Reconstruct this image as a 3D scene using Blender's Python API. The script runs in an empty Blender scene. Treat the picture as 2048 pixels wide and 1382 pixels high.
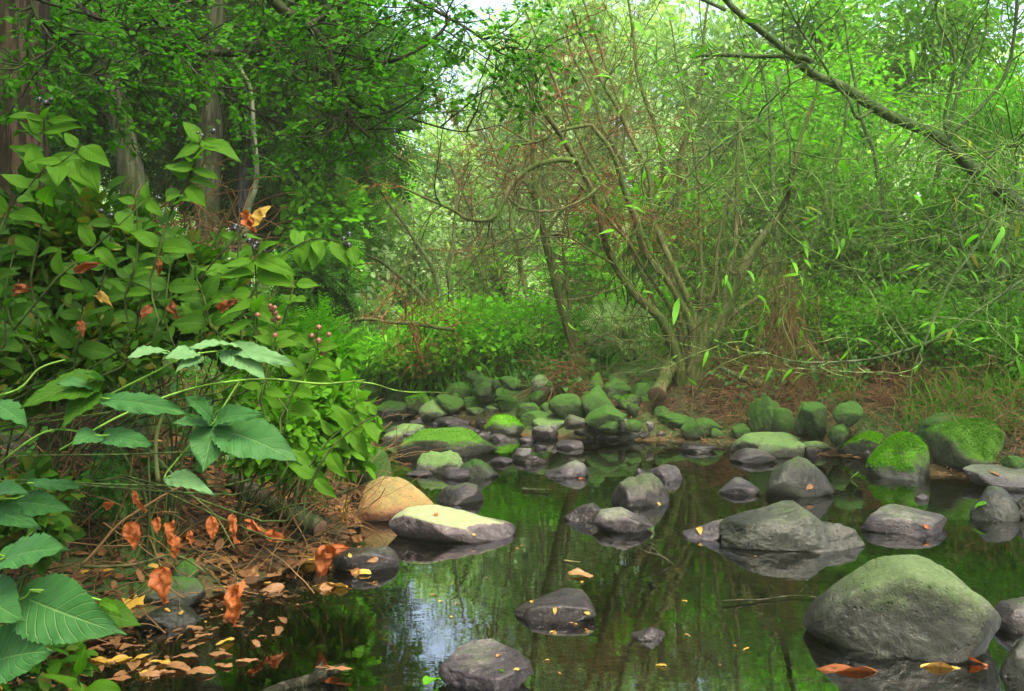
import bpy, bmesh, math
import numpy as np
from mathutils import Vector

# ------------------------------------------------------------------ set-up
scene = bpy.context.scene
COL = scene.collection
F_PX, CX, HY, CAM_H = 1774.0, 1024.0, 640.0, 1.0     # focal length (px of the 2048 px photo), centre, horizon row, eye height


def at(px, py, Y):
    return np.array([(px - CX) / F_PX * Y, Y, CAM_H - (py - HY) / F_PX * Y])


def rs(seed):
    return np.random.default_rng(seed)


def nrm(v):
    return v / np.maximum(np.linalg.norm(v, axis=-1, keepdims=True), 1e-9)


# ------------------------------------------------------------------ noise
def _hash(ix, iy, iz, seed):
    h = (ix * 374761393 + iy * 668265263 + iz * 2147483647 + seed * 974634777) & 0xFFFFFFFF
    h = ((h ^ (h >> 13)) * 1274126177) & 0xFFFFFFFF
    h = h ^ (h >> 16)
    return (h & 0xFFFF) / 65535.0


def vnoise(P, seed=0):
    P = np.asarray(P, float)
    I = np.floor(P).astype(np.int64)
    f = P - I
    f = f * f * (3 - 2 * f)
    out = 0
    for dx in (0, 1):
        wx = f[..., 0] if dx else 1 - f[..., 0]
        for dy in (0, 1):
            wy = f[..., 1] if dy else 1 - f[..., 1]
            for dz in (0, 1):
                wz = f[..., 2] if dz else 1 - f[..., 2]
                out = out + wx * wy * wz * _hash(I[..., 0] + dx, I[..., 1] + dy, I[..., 2] + dz, seed)
    return out * 2 - 1


def fbm(P, seed=0, octv=4):
    P = np.asarray(P, float)
    a, s, o = 1.0, 0.0, 0.0
    for k in range(octv):
        o = o + a * vnoise(P * (2 ** k) + 17.3 * k, seed + k)
        s += a
        a *= 0.5
    return o / s


# ------------------------------------------------------------------ mesh building
class Geo:
    """collects vertices, triangles and quads of ONE mesh"""
    def __init__(self):
        self.v, self.q, self.t, self.uv, self.n = [], [], [], [], 0

    def add(self, V, Q=None, T=None, uv=None):
        V = np.asarray(V, float).reshape(-1, 3)
        if Q is not None and len(Q):
            self.q.append(np.asarray(Q, np.int64) + self.n)
        if T is not None and len(T):
            self.t.append(np.asarray(T, np.int64) + self.n)
        self.v.append(V)
        self.uv.append(np.zeros((len(V), 2)) if uv is None else np.asarray(uv, float).reshape(-1, 2))
        self.n += len(V)
        return self

    def mesh(self, name, mat, origin=(0, 0, 0), smooth=True, use_uv=False):
        V = (np.concatenate(self.v) if self.v else np.zeros((0, 3))) - np.asarray(origin, float)
        q = np.concatenate(self.q) if self.q else np.zeros((0, 4), np.int64)
        t = np.concatenate(self.t) if self.t else np.zeros((0, 3), np.int64)
        me = bpy.data.meshes.new(name)
        me.vertices.add(len(V))
        me.vertices.foreach_set('co', V.astype(np.float32).ravel())
        loops = np.concatenate([q.ravel(), t.ravel()]).astype(np.int32)
        me.loops.add(len(loops))
        me.loops.foreach_set('vertex_index', loops)
        nf = len(q) + len(t)
        st = np.concatenate([np.arange(len(q)) * 4, len(q) * 4 + np.arange(len(t)) * 3]).astype(np.int32)
        me.polygons.add(nf)
        me.polygons.foreach_set('loop_start', st)
        me.polygons.foreach_set('use_smooth', np.full(nf, smooth, dtype=bool))
        if use_uv:
            UV = np.concatenate(self.uv)
            lay = me.uv_layers.new(name='UVMap')
            lay.data.foreach_set('uv', UV[loops].astype(np.float32).ravel())
        me.materials.append(mat)
        me.update(calc_edges=True)
        return me


def thing(name, label, cat, loc=(0, 0, 0), group=None, kind=None):
    o = bpy.data.objects.new(name, None)
    o.empty_display_size = 0.1
    o.location = Vector(loc)
    COL.objects.link(o)
    tag(o, label, cat, group, kind)
    return o


def tag(o, label=None, cat=None, group=None, kind=None):
    if label: o['label'] = label
    if cat: o['category'] = cat
    if group: o['group'] = group
    if kind: o['kind'] = kind
    return o


def link(name, me, parent=None, loc=None):
    o = bpy.data.objects.new(name, me)
    if loc is not None:
        o.location = Vector(loc)
    if parent is not None:
        o.parent = parent
    COL.objects.link(o)
    return o


def part(name, geo, mat, parent, base=None, smooth=True, use_uv=False):
    """geo in world coordinates -> child mesh of parent (thing, or part of a thing)"""
    if base is None:
        p, base = parent, np.zeros(3)
        while p is not None:
            base = base + np.array(p.location)
            p = p.parent
    return link(name, geo.mesh(name, mat, base, smooth, use_uv), parent)


def solo(name, geo, mat, loc, label=None, cat=None, group=None, kind=None, smooth=True, use_uv=False):
    o = link(name, geo.mesh(name, mat, loc, smooth, use_uv), None, loc)
    return tag(o, label, cat, group, kind)


# ------------------------------------------------------------------ tubes, limbs, twigs
def tubes(geo, P, R, S=5, cap=False):
    P = np.asarray(P, float)
    R = np.asarray(R, float)
    if P.ndim == 2:
        P, R = P[None], R[None]
    N, K, _ = P.shape
    if N == 0:
        return geo
    T = nrm(np.gradient(P, axis=1))
    m = nrm(P[:, -1] - P[:, 0] + 1e-6)
    ref = np.where(np.abs(m[:, 2:3]) < 0.8, np.array([[0, 0, 1.0]]), np.array([[1.0, 0, 0]]))
    ref = nrm(ref - m * np.sum(ref * m, -1, keepdims=True))[:, None, :]
    U = nrm(np.cross(T, np.broadcast_to(ref, T.shape)) + 1e-9)
    W = np.cross(T, U)
    a = np.arange(S) / S * 2 * np.pi
    V = P[:, :, None] + R[:, :, None, None] * (np.cos(a)[:, None] * U[:, :, None] + np.sin(a)[:, None] * W[:, :, None])
    i = np.arange(N)[:, None, None] * K * S
    k = np.arange(K - 1)[None, :, None] * S
    s = np.arange(S)[None, None, :]
    s2 = (s + 1) % S
    Q = np.stack([i + k + s, i + k + s2, i + k + S + s2, i + k + S + s], -1).reshape(-1, 4)
    tri = None
    if cap:
        V = V.reshape(N, K * S, 3)
        tri = []
        extra = np.concatenate([P[:, :1], P[:, -1:]], 1)
        V = np.concatenate([V.reshape(-1, 3), extra.reshape(-1, 3)])
        for n in range(N):
            c0, c1 = N * K * S + n * 2, N * K * S + n * 2 + 1
            for j in range(S):
                tri.append((c0, n * K * S + (j + 1) % S, n * K * S + j))
                tri.append((c1, n * K * S + (K - 1) * S + j, n * K * S + (K - 1) * S + (j + 1) % S))
    geo.add(V.reshape(-1, 3), Q, tri)
    return geo


def smooth_line(pts, n=24):
    """Catmull-Rom through pts (m, d) -> n points evenly by parameter"""
    p = np.asarray(pts, float)
    p = np.concatenate([[2 * p[0] - p[1]], p, [2 * p[-1] - p[-2]]])
    m = len(p) - 3
    u = np.linspace(0, m - 1e-6, n)
    i = u.astype(int)
    f = (u - i)[:, None]
    a, b, c, d = p[i], p[i + 1], p[i + 2], p[i + 3]
    return 0.5 * (2 * b + (c - a) * f + (2 * a - 5 * b + 4 * c - d) * f ** 2 + (3 * b - a - 3 * c + d) * f ** 3)


def limb(pix, w0, w1, n=28, wob=0.012, seed=0, Y=None):
    """picture polyline [(px, py[, Y])] + start / end thickness in px -> 3-D points and radii"""
    q = [at(p[0], p[1], p[2] if len(p) > 2 else Y) for p in pix]
    P = smooth_line(q, n)
    t = np.linspace(0, 1, n)
    Pn = P * 3.0
    P = P + wob * np.stack([vnoise(Pn, seed), vnoise(Pn + 31, seed + 1) * 0.8, vnoise(Pn + 57, seed + 2)], -1) * np.sin(np.pi * t)[:, None] ** 0.5
    Yv = P[:, 1]
    R = (w0 + (w1 - w0) * t) * 0.5 / F_PX * Yv
    R = R * (1 + 0.12 * vnoise(Pn * 2 + 9, seed + 3))
    return P, R


def walk(start, d, L, K, curl, grav, rng):
    N = len(start)
    P = np.zeros((N, K, 3))
    P[:, 0] = start
    d = nrm(d)
    bend = rng.normal(size=(N, 3)) * curl * 0.6
    step = (np.asarray(L) / (K - 1)).reshape(-1, 1) * np.ones((N, 1))
    g = np.array([0, 0, grav])
    for k in range(1, K):
        d = nrm(d + bend + rng.normal(size=(N, 3)) * curl + g)
        bend = bend * 0.85 + rng.normal(size=(N, 3)) * curl * 0.35
        P[:, k] = P[:, k - 1] + d * step
    return P


def sample_on(P, n, rng, lo=0.0, hi=1.0):
    N, K, _ = P.shape
    L = np.linalg.norm(P[:, -1] - P[:, 0], axis=-1) + 1e-6
    i = rng.choice(N, n, p=L / L.sum())
    u = (lo + (hi - lo) * rng.random(n)) * (K - 1) * 0.9999
    k = np.minimum(u.astype(int), K - 2)
    f = (u - k)[:, None]
    a, b = P[i, k], P[i, k + 1]
    return a + (b - a) * f, nrm(b - a), i, u / (K - 1)


def perp(t, rng):
    r = rng.normal(size=t.shape)
    return nrm(r - t * np.sum(r * t, -1, keepdims=True))


def resample(Ps, K=24):
    out = []
    for P in Ps:
        x = np.linspace(0, len(P) - 1, K)
        out.append(np.stack([np.interp(x, np.arange(len(P)), P[:, j]) for j in range(3)], -1))
    return np.array(out)


def branch_out(limbs, counts, lens, radii, rng, curl=0.16, grav=0.0, spread=0.9, lo=0.25, K=(12, 9, 7), up=0.1):
    """levels of twigs growing from limbs: returns list of (P, R) per level"""
    src = resample(limbs)
    out = []
    for lev, (n, L, r) in enumerate(zip(counts, lens, radii)):
        p, t, i, u = sample_on(src, n, rng, lo if lev == 0 else 0.2, 1.0)
        d = t * (1 - spread * 0.5) + perp(t, rng) * spread + np.array([0, 0, up])
        k = K[min(lev, len(K) - 1)]
        Ls = L * (0.5 + rng.random(n)) * (1.1 - 0.4 * u)
        P = walk(p, d, Ls, k, curl, grav, rng)
        R = r * (0.7 + 0.6 * rng.random((n, 1))) * np.linspace(1, 0.35, k)[None]
        out.append((P, R))
        src = P
    return out


# ------------------------------------------------------------------ leaves
def leaf_template(kind):
    """leaf along +y from 0 to 1, face +z"""
    if kind == 'kite':
        V = [(0, 0, 0), (-.30, .42, .05), (0, 1, -.06), (.30, .42, .05)]
        return np.array(V), None, np.array([(0, 2, 1), (0, 3, 2)])
    if kind == 'oval':
        V = [(0, 0, 0), (-.24, .28, .05), (-.22, .68, .03), (0, 1, -.08), (.22, .68, .03), (.24, .28, .05), (0, .5, 0)]
        return np.array(V), None, np.array([(0, 6, 1), (1, 6, 2), (2, 6, 3), (3, 6, 4), (4, 6, 5), (5, 6, 0)])
    if kind == 'lance':
        ys = [0, .25, .6, 1]
        ws = [.012, .085, .075, .006]
        zs = [0, .05, .02, -.16]
        V, Q = [], []
        for y, w, z in zip(ys, ws, zs):
            V += [(-w, y, z + .02), (w, y, z)]
        for k in range(3):
            Q.append((2 * k, 2 * k + 1, 2 * k + 3, 2 * k + 2))
        return np.array(V), np.array(Q), None
    if kind == 'needle':
        V = [(-.05, 0, 0), (.05, 0, 0), (.03, 1, -.05), (-.03, 1, -.05)]
        return np.array(V), np.array([(0, 1, 2, 3)]), None
    if kind == 'blade':
        ys = [0, .35, .7, 1]
        ws = [.016, .015, .010, .001]
        zs = [0, -.03, -.14, -.36]
        V, Q = [], []
        for y, w, z in zip(ys, ws, zs):
            V += [(-w, y, z), (w, y, z)]
        for k in range(3):
            Q.append((2 * k, 2 * k + 1, 2 * k + 3, 2 * k + 2))
        return np.array(V), np.array(Q), None
    if kind == 'heart':
        V = [(0, .08, 0), (-.30, 0, .04), (-.44, .25, .05), (-.30, .60, .02), (0, 1, -.1), (.30, .60, .02), (.44, .25, .05), (.30, 0, .04), (0, .4, -.02)]
        T = [(8, k, (k + 1)) for k in range(0, 7)] + [(8, 7, 0)]
        return np.array(V), None, np.array(T)[:, [0, 2, 1]]
    if kind == 'spray':       # a feathery sprig: a rib with five pairs of leaflets, one template
        V, T = [], []
        for k in range(6):
            for s in (-1, 1):
                b = np.array([0, .1 + .14 * k, 0])
                d = np.array([s * .8, .55, 0]); d = d / np.linalg.norm(d)
                n = np.array([-d[1], d[0], 0])
                L = .30 - .02 * k
                c = len(V)
                V += [b, b + d * L * .5 + n * L * .17, b + d * L + np.array([0, 0, -.03]), b + d * L * .5 - n * L * .17]
                T += [(c, c + 1, c + 2), (c, c + 2, c + 3)]
        return np.array(V), None, np.array(T)
    if kind == 'plane':       # five-lobed fallen leaf
        ang = np.radians([-90, -60, -35, -5, 15, 45, 62, 90, 118, 135, 165, 185, 215, 240])
        rad = np.array([.12, .40, .34, .52, .30, .62, .36, .74, .36, .62, .30, .52, .34, .40])
        V = [(0, .35, -.02)] + [(r * math.cos(a), .35 + r * math.sin(a), .05 * math.cos(3 * a)) for a, r in zip(ang, rad)]
        n = len(ang)
        T = [(0, 1 + k, 1 + (k + 1) % n) for k in range(n)]
        return np.array(V), None, np.array(T)


TEMPL = {}


def scatter(geo, kind, pos, d, up, size, wid=1.0, curl=None):
    """bake many leaves into geo: base position, pointing direction, facing hint, length"""
    if kind not in TEMPL:
        TEMPL[kind] = leaf_template(kind)
    V, Q, T = TEMPL[kind]
    N, m = len(pos), len(V)
    if N == 0:
        return geo
    y = nrm(np.asarray(d, float))
    x = nrm(np.cross(y, np.asarray(up, float)) + 1e-9)
    z = np.cross(x, y)
    size = np.broadcast_to(np.asarray(size, float).reshape(-1, 1, 1), (N, 1, 1))
    wid = np.broadcast_to(np.asarray(wid, float).reshape(-1, 1), (N, 1))
    loc = V[None] * size
    W = np.asarray(pos)[:, None] + (loc[..., 0] * wid)[..., None] * x[:, None] + loc[..., 1:2] * y[:, None] + loc[..., 2:3] * z[:, None]
    off = (np.arange(N) * m)[:, None, None]
    geo.add(W.reshape(-1, 3), None if Q is None else (Q[None] + off).reshape(-1, 4), None if T is None else (T[None] + off).reshape(-1, 3))
    return geo


def cloud(rng, n, clumps, spread=0.18, shell=0.55):
    """points inside the unit ball gathered into clumps (numbers of clumps), biased to the outside"""
    c = nrm(rng.normal(size=(clumps, 3))) * (rng.random((clumps, 1)) ** shell)
    sz = spread * (0.5 + rng.random((clumps, 1)))
    i = rng.integers(0, clumps, n)
    off = rng.normal(size=(n, 3)) * sz[i]
    return c[i] + off, c[i], off


def crown(geo, center, rad, n, clumps, kind, size, rng, spread=0.16, droop=0.25, shell=0.5, flat=0.5):
    p, c, off = cloud(rng, n, clumps, spread, shell)
    pos = np.asarray(center) + p * np.asarray(rad)
    d = nrm(off) * 0.8 + nrm(c) * 0.5 + rng.normal(size=(n, 3)) * 0.45 + np.array([0, 0, -droop])
    up = rng.normal(size=(n, 3)) * flat + np.array([0, -0.25, 1.0])
    scatter(geo, kind, pos, d, up, size * (0.6 + 0.8 * rng.random(n)), 0.8 + 0.5 * rng.random(n))
    return geo


def big_leaf(base, tip, width, up, seed=0, serr=0.0, fold=0.18, arch=0.10, nu=22, ovate=1.0, crumple=0.0):
    """one large leaf blade with a midrib fold, quilted veins and (serr > 0) a toothed edge; returns V, Q, uv"""
    rng = rs(seed)
    b, t = np.asarray(base, float), np.asarray(tip, float)
    L = np.linalg.norm(t - b)
    y = (t - b) / L
    x = np.cross(y, np.asarray(up, float)); x /= np.linalg.norm(x)
    z = np.cross(x, y)
    nu = nu if serr == 0 else 2 * nu
    u = np.linspace(0, 1, nu)
    prof = np.sin(np.pi * u ** (0.72 if ovate > 0.5 else 1.0)) ** 0.85 * (1 - 0.18 * u)
    prof = prof / prof.max()
    prof = prof + 0.015
    vs = np.array([-1, -.72, -.4, -.12, 0, .12, .4, .72, 1])
    wl, wr = 0.94 + .12 * rng.random(), 0.94 + .12 * rng.random()
    V, uv = [], []
    ph = rng.random() * 6
    tw = (rng.random() - .5) * .5
    bend = (rng.random() - .5) * .16
    for k, uu in enumerate(u):
        for v in vs:
            w = prof[k] * width * 0.5 * (wl if v < 0 else wr)
            if serr > 0 and abs(v) == 1:
                w *= 1 + serr * (0.9 if k % 2 else -0.45) * (0.6 + .8 * rng.random()) * (1 - .5 * uu)
            lx = v * w
            ly = uu * L + (-(abs(v) ** 1.3) * width * 0.10 if serr > 0 else 0)
            lz = fold * abs(v) * w * 2 - arch * L * (uu - .35) ** 2 * 2.2 + tw * lx * (uu - .3)
            lz += 0.014 * L * math.sin(uu * 34 - abs(v) * 5 + ph) * abs(v) * (1 if serr > 0 else .35)
            lz += 0.035 * L * math.sin(v * 2.3 + uu * 7 + ph) * abs(v)
            lx += bend * L * (uu - .5) ** 2
            if crumple:
                q = np.array([[uu * 4.2 + seed * .37, v * 1.6 + seed * .11, seed * .73]])
                lz += crumple * L * (vnoise(q, 3)[0] + .45 * vnoise(q * 2.7, 5)[0])
                lx *= 1 - crumple * 1.1 * (vnoise(q * .6 + 9, 7)[0] + .3)
                ly += crumple * .5 * L * vnoise(q * 1.5 + 4, 9)[0] * abs(v)
            V.append(b + x * lx + y * ly + z * lz)
            uv.append((v * .5 + .5, uu))
    m = len(vs)
    Q = [(k * m + j, k * m + j + 1, (k + 1) * m + j + 1, (k + 1) * m + j) for k in range(nu - 1) for j in range(m - 1)]
    return np.array(V), np.array(Q), np.array(uv)

# ------------------------------------------------------------------ materials
def new_mat(name):
    m = bpy.data.materials.new(name)
    m.use_nodes = True
    nt = m.node_tree
    nt.nodes.clear()
    out = nt.nodes.new('ShaderNodeOutputMaterial')
    return m, nt, out


class N:
    """tiny helper for wiring nodes"""
    def __init__(self, nt): self.nt = nt
    def node(self, t, **kw):
        n = self.nt.nodes.new(t)
        for k, v in kw.items(): setattr(n, k, v)
        return n
    def set(self, sock, v):
        if isinstance(v, bpy.types.NodeSocket): self.nt.links.new(v, sock)
        else:
            if hasattr(sock.default_value, '__len__') and not hasattr(v, '__len__'): v = (v,) * len(sock.default_value)
            if hasattr(v, '__len__') and len(v) == 3 and len(sock.default_value) == 4: v = (*v, 1)
            sock.default_value = v
    def noise(self, vec, scale, detail=4, rough=.55, dist=0):
        n = self.node('ShaderNodeTexNoise'); self.set(n.inputs['Vector'], vec)
        n.inputs['Scale'].default_value = scale; n.inputs['Detail'].default_value = detail
        n.inputs['Roughness'].default_value = rough; n.inputs['Distortion'].default_value = dist
        return n.outputs['Fac']
    def ramp(self, fac, stops):
        n = self.node('ShaderNodeValToRGB'); self.set(n.inputs['Fac'], fac)
        e = n.color_ramp.elements
        while len(e) < len(stops): e.new(0.5)
        for s, (p, c) in zip(e, stops):
            s.position = p
            s.color = (*c, 1) if hasattr(c, '__len__') else (c, c, c, 1)
        return n.outputs['Color']
    def mix(self, fac, a, b, blend='MIX'):
        n = self.node('ShaderNodeMix', data_type='RGBA', blend_type=blend)
        self.set(n.inputs[0], fac); self.set(n.inputs[6], a); self.set(n.inputs[7], b)
        return n.outputs[2]
    def math(self, op, a, b=0.0, c=None, clamp=False):
        n = self.node('ShaderNodeMath', operation=op, use_clamp=clamp)
        self.set(n.inputs[0], a); self.set(n.inputs[1], b)
        if c is not None: self.set(n.inputs[2], c)
        return n.outputs[0]
    def mapr(self, v, a, b, c=0.0, d=1.0):
        n = self.node('ShaderNodeMapRange'); self.set(n.inputs[0], v)
        for i, k in enumerate((a, b, c, d)): n.inputs[i + 1].default_value = k
        return n.outputs[0]
    def scale(self, vec, s):
        n = self.node('ShaderNodeMapping'); self.set(n.inputs['Vector'], vec); n.inputs['Scale'].default_value = s
        return n.outputs['Vector']
    def bump(self, h, strength=.5, dist=.02, normal=None):
        n = self.node('ShaderNodeBump'); self.set(n.inputs['Height'], h)
        n.inputs['Strength'].default_value = strength; n.inputs['Distance'].default_value = dist
        if normal is not None: self.set(n.inputs['Normal'], normal)
        return n.outputs['Normal']
    def bsdf(self, col, rough=.6, spec=.4, normal=None, **kw):
        n = self.node('ShaderNodeBsdfPrincipled')
        self.set(n.inputs['Base Color'], col); self.set(n.inputs['Roughness'], rough)
        self.set(n.inputs['Specular IOR Level'], spec)
        if normal is not None: self.set(n.inputs['Normal'], normal)
        return n.outputs[0]


def leaf_mat(name, c1, c2, transl=.35, rough=.45, spec=.35, c3=None, veins=False, spots=None, tint=None):
    m, nt, out = new_mat(name); w = N(nt)
    g = w.node('ShaderNodeNewGeometry')
    rnd = g.outputs['Random Per Island']
    stops = [(0, c1), (.62, c2)] + ([(.93, c2), (.97, c3)] if c3 else [])
    col = w.ramp(rnd, stops)
    tc = w.node('ShaderNodeTexCoord')
    nz = w.noise(tc.outputs['Object'], 9, 3)
    col = w.mix(w.mapr(nz, .3, .7, 0, .45), col, w.mix(1.0, col, (.55, .62, .5), 'MULTIPLY'))
    nrmw = None
    if veins:
        uv = w.node('ShaderNodeSeparateXYZ'); w.set(uv.inputs[0], tc.outputs['UV'])
        av = w.math('ABSOLUTE', w.math('SUBTRACT', uv.outputs[0], .5))
        ph = w.math('SUBTRACT', w.math('MULTIPLY', uv.outputs[1], 10.0), w.math('MULTIPLY', av, 6.0))
        side = w.math('ABSOLUTE', w.math('SUBTRACT', w.math('FRACT', ph), .5))
        vein = w.mapr(side, .0, .10, 1, 0)
        mid = w.mapr(av, .008, .028, 1, 0)
        vv = w.math('MAXIMUM', vein, mid)
        col = w.mix(w.math('MULTIPLY', vv, .34), col, w.mix(.5, col, (.30, .45, .16)))
        fine = w.noise(tc.outputs['Object'], 90, 3)
        blot = w.noise(tc.outputs['Object'], 38, 4, .6)
        edge = w.math('MULTIPLY', w.mapr(w.math('ADD', av, w.math('MULTIPLY', w.math('SUBTRACT', blot, .5), .55)), .47, .53, 0, 1), w.mapr(rnd, .68, .82, 0, .8))
        col = w.mix(edge, col, (.10, .060, .014))
        col = w.mix(w.mapr(blot, .70, .73, 0, .8), col, (.06, .04, .012))
        col = w.mix(w.mapr(fine, .35, .7, 0, .35), col, w.mix(1.0, col, (.6, .7, .55), 'MULTIPLY'))
        nrmw = w.bump(w.math('ADD', w.math('MULTIPLY', vv, -.7), w.math('MULTIPLY', fine, .5)), .55, .004)
    if spots:
        sp = w.noise(tc.outputs['Object'], 26, 3)
        col = w.mix(w.mapr(sp, .66, .72, 0, .85), col, spots)
    p = w.bsdf(col, rough, spec, nrmw)
    if transl > 0:
        t = w.node('ShaderNodeBsdfTranslucent')
        w.set(t.inputs['Color'], w.mix(1.0, col, tint or (1.15, 1.5, .45), 'MULTIPLY'))
        ms = w.node('ShaderNodeMixShader'); ms.inputs[0].default_value = transl
        nt.links.new(p, ms.inputs[1]); nt.links.new(t.outputs[0], ms.inputs[2])
        p = ms.outputs[0]
    nt.links.new(p, out.inputs['Surface'])
    return m


def bark_mat(name, c1, c2, moss=(.05, .10, .02), moss_amt=.35, sc=9, stretch=.16, bump=.7):
    m, nt, out = new_mat(name); w = N(nt)
    tc = w.node('ShaderNodeTexCoord')
    v = w.scale(tc.outputs['Object'], (1, 1, stretch))
    a = w.noise(v, sc * 4, 6, .65)
    b = w.noise(tc.outputs['Object'], 3.0, 4)
    fur = w.mapr(w.noise(w.scale(tc.outputs['Object'], (1, 1, stretch * .6)), sc * 2.6, 4, .6, .5), .46, .56, 0, 1)
    a = w.math('MULTIPLY', w.math('ADD', a, w.math('MULTIPLY', fur, .55)), .66)
    col = w.ramp(a, [(.30, tuple(x * .45 for x in c1)), (.50, c1), (.72, c2)])
    col = w.mix(w.mapr(b, .5 - moss_amt * .45, .75 - moss_amt * .45, 0, min(1, moss_amt * 1.7)), col, w.ramp(w.noise(tc.outputs['Object'], 60, 3), [(.3, tuple(x * .6 for x in moss)), (.7, moss)]))
    nt.links.new(w.bsdf(col, .9, .08, w.bump(a, bump, .02)), out.inputs['Surface'])
    return m


def rock_mat(name, base, dark, moss=(.045, .085, .018), film=.5, lo=.1, hi=.6, wet=.05, wet_rough=.42, rough=.8, speck=.35, patch=None, moss2=None, jag=.10):
    """stone with a green film / moss where it faces up, and a wet dark foot by the water line"""
    m, nt, out = new_mat(name); w = N(nt)
    tc = w.node('ShaderNodeTexCoord'); g = w.node('ShaderNodeNewGeometry')
    info = w.node('ShaderNodeObjectInfo')
    vm = w.node('ShaderNodeVectorMath', operation='ADD')
    w.set(vm.inputs[0], tc.outputs['Object'])
    cmb = w.node('ShaderNodeCombineXYZ')
    w.set(cmb.inputs[0], w.math('MULTIPLY', info.outputs['Random'], 37.0)); w.set(cmb.inputs[1], w.math('MULTIPLY', info.outputs['Random'], 91.0))
    w.set(vm.inputs[1], cmb.outputs[0])
    v = vm.outputs[0]
    big, mid, fine, grain = w.noise(v, 5, 5, .6), w.noise(v, 22, 5, .65, .4), w.noise(v, 95, 4, .7), w.noise(v, 320, 2, .7)
    col = w.ramp(big, [(.32, dark), (.62, base)])
    col = w.mix(w.mapr(mid, .42, .66, 0, .7), col, tuple(x * .5 for x in dark))
    col = w.mix(w.mapr(fine, .50, .66, 0, .55), col, tuple(x * .38 for x in dark))
    col = w.mix(w.mapr(w.noise(v, 10, 6, .7, .6), .52, .60, 0, .5), col, tuple(x * .62 for x in dark))
    col = w.mix(w.mapr(w.noise(v, 34, 5, .7, .8), .60, .68, 0, .55), col, tuple(min(.6, x * 1.7 + .04) for x in base))
    pit = w.node('ShaderNodeTexVoronoi'); w.set(pit.inputs['Vector'], v); pit.inputs['Scale'].default_value = 42
    pits = w.math('MULTIPLY', w.mapr(pit.outputs['Distance'], .12, .26, 1, 0), w.mapr(mid, .44, .54, 0, 1))
    col = w.mix(w.math('MULTIPLY', pits, .75), col, tuple(x * .3 for x in dark))
    lic = w.noise(v, 13, 6, .72, 1.2)
    col = w.mix(w.mapr(lic, .60, .63, 0, .55), col, tuple(min(.5, x * 1.55 + .03) for x in base))
    crk = w.node('ShaderNodeTexVoronoi', feature='DISTANCE_TO_EDGE'); w.set(crk.inputs['Vector'], w.mix(.12, v, w.node('ShaderNodeTexNoise').outputs['Color'])); crk.inputs['Scale'].default_value = 5
    crack = w.math('MULTIPLY', w.mapr(crk.outputs['Distance'], 0, .018, 1, 0), w.mapr(big, .45, .6, 0, 1))
    col = w.mix(w.math('MULTIPLY', crack, .6), col, tuple(x * .3 for x in dark))
    col = w.mix(w.mapr(grain, .56, .72, 0, speck), col, tuple(min(.8, x * 2.0 + .05) for x in base))
    sep = w.node('ShaderNodeSeparateXYZ'); w.set(sep.inputs[0], g.outputs['Normal'])
    pos = w.node('ShaderNodeSeparateXYZ'); w.set(pos.inputs[0], g.outputs['Position'])
    up = w.math('ADD', sep.outputs[2], w.math('ADD', w.math('MULTIPLY', w.math('SUBTRACT', mid, .5), 1.1), w.math('MULTIPLY', w.math('SUBTRACT', fine, .5), .7)))
    mo = w.mapr(up, lo, hi, 0, 1)
    dry = w.mapr(w.math('ADD', pos.outputs[2], w.math('MULTIPLY', w.math('SUBTRACT', w.mix(.6, mid, big), .5), jag * 2)), wet * .75, wet * 1.15 + .008, 0, 1)
    mo = w.math('MULTIPLY', w.math('MULTIPLY', mo, film), dry)
    mcol = w.ramp(fine, [(.3, tuple(x * .55 for x in moss)), (.65, moss2 or moss)])
    if patch:      # pale dry cap with a ragged edge
        pz = w.math('ADD', w.math('ADD', sep.outputs[2], w.math('MULTIPLY', pos.outputs[2], 5.0)), w.math('MULTIPLY', w.math('SUBTRACT', big, .5), 2.0))
        col = w.mix(w.mapr(pz, .98, 1.06, 0, 1), col, w.mix(w.mapr(fine, .4, .7, 0, .5), patch, tuple(x * .72 for x in patch)))
    col = w.mix(mo, col, w.mix(w.mapr(grain, .45, .65, 0, .5), mcol, w.mix(1.0, mcol, (.5, .55, .5), 'MULTIPLY')))
    wetf = w.math('SUBTRACT', 1.0, dry)
    col = w.mix(wetf, col, w.mix(1.0, col, (.30, .28, .30), 'MULTIPLY'))
    rg = w.mix(wetf, (rough,) * 3, (wet_rough,) * 3)
    h = w.math('ADD', w.math('ADD', w.math('ADD', w.math('MULTIPLY', pits, -.35), w.math('MULTIPLY', mid, 1.0)), w.math('MULTIPLY', fine, .26)), w.math('MULTIPLY', grain, .10))
    nt.links.new(w.bsdf(col, rg, w.math('MULTIPLY_ADD', wetf, .16, .10), w.bump(h, .5, .02)), out.inputs['Surface'])
    return m


def plain_mat(name, col, rough=.6, spec=.3, var=.4, scale=30):
    m, nt, out = new_mat(name); w = N(nt)
    tc = w.node('ShaderNodeTexCoord')
    c = w.mix(w.mapr(w.noise(tc.outputs['Object'], scale, 4), .35, .65, 0, 1), col, tuple(x * (1 - var) for x in col))
    nt.links.new(w.bsdf(c, rough, spec), out.inputs['Surface'])
    return m


M = {}
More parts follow.
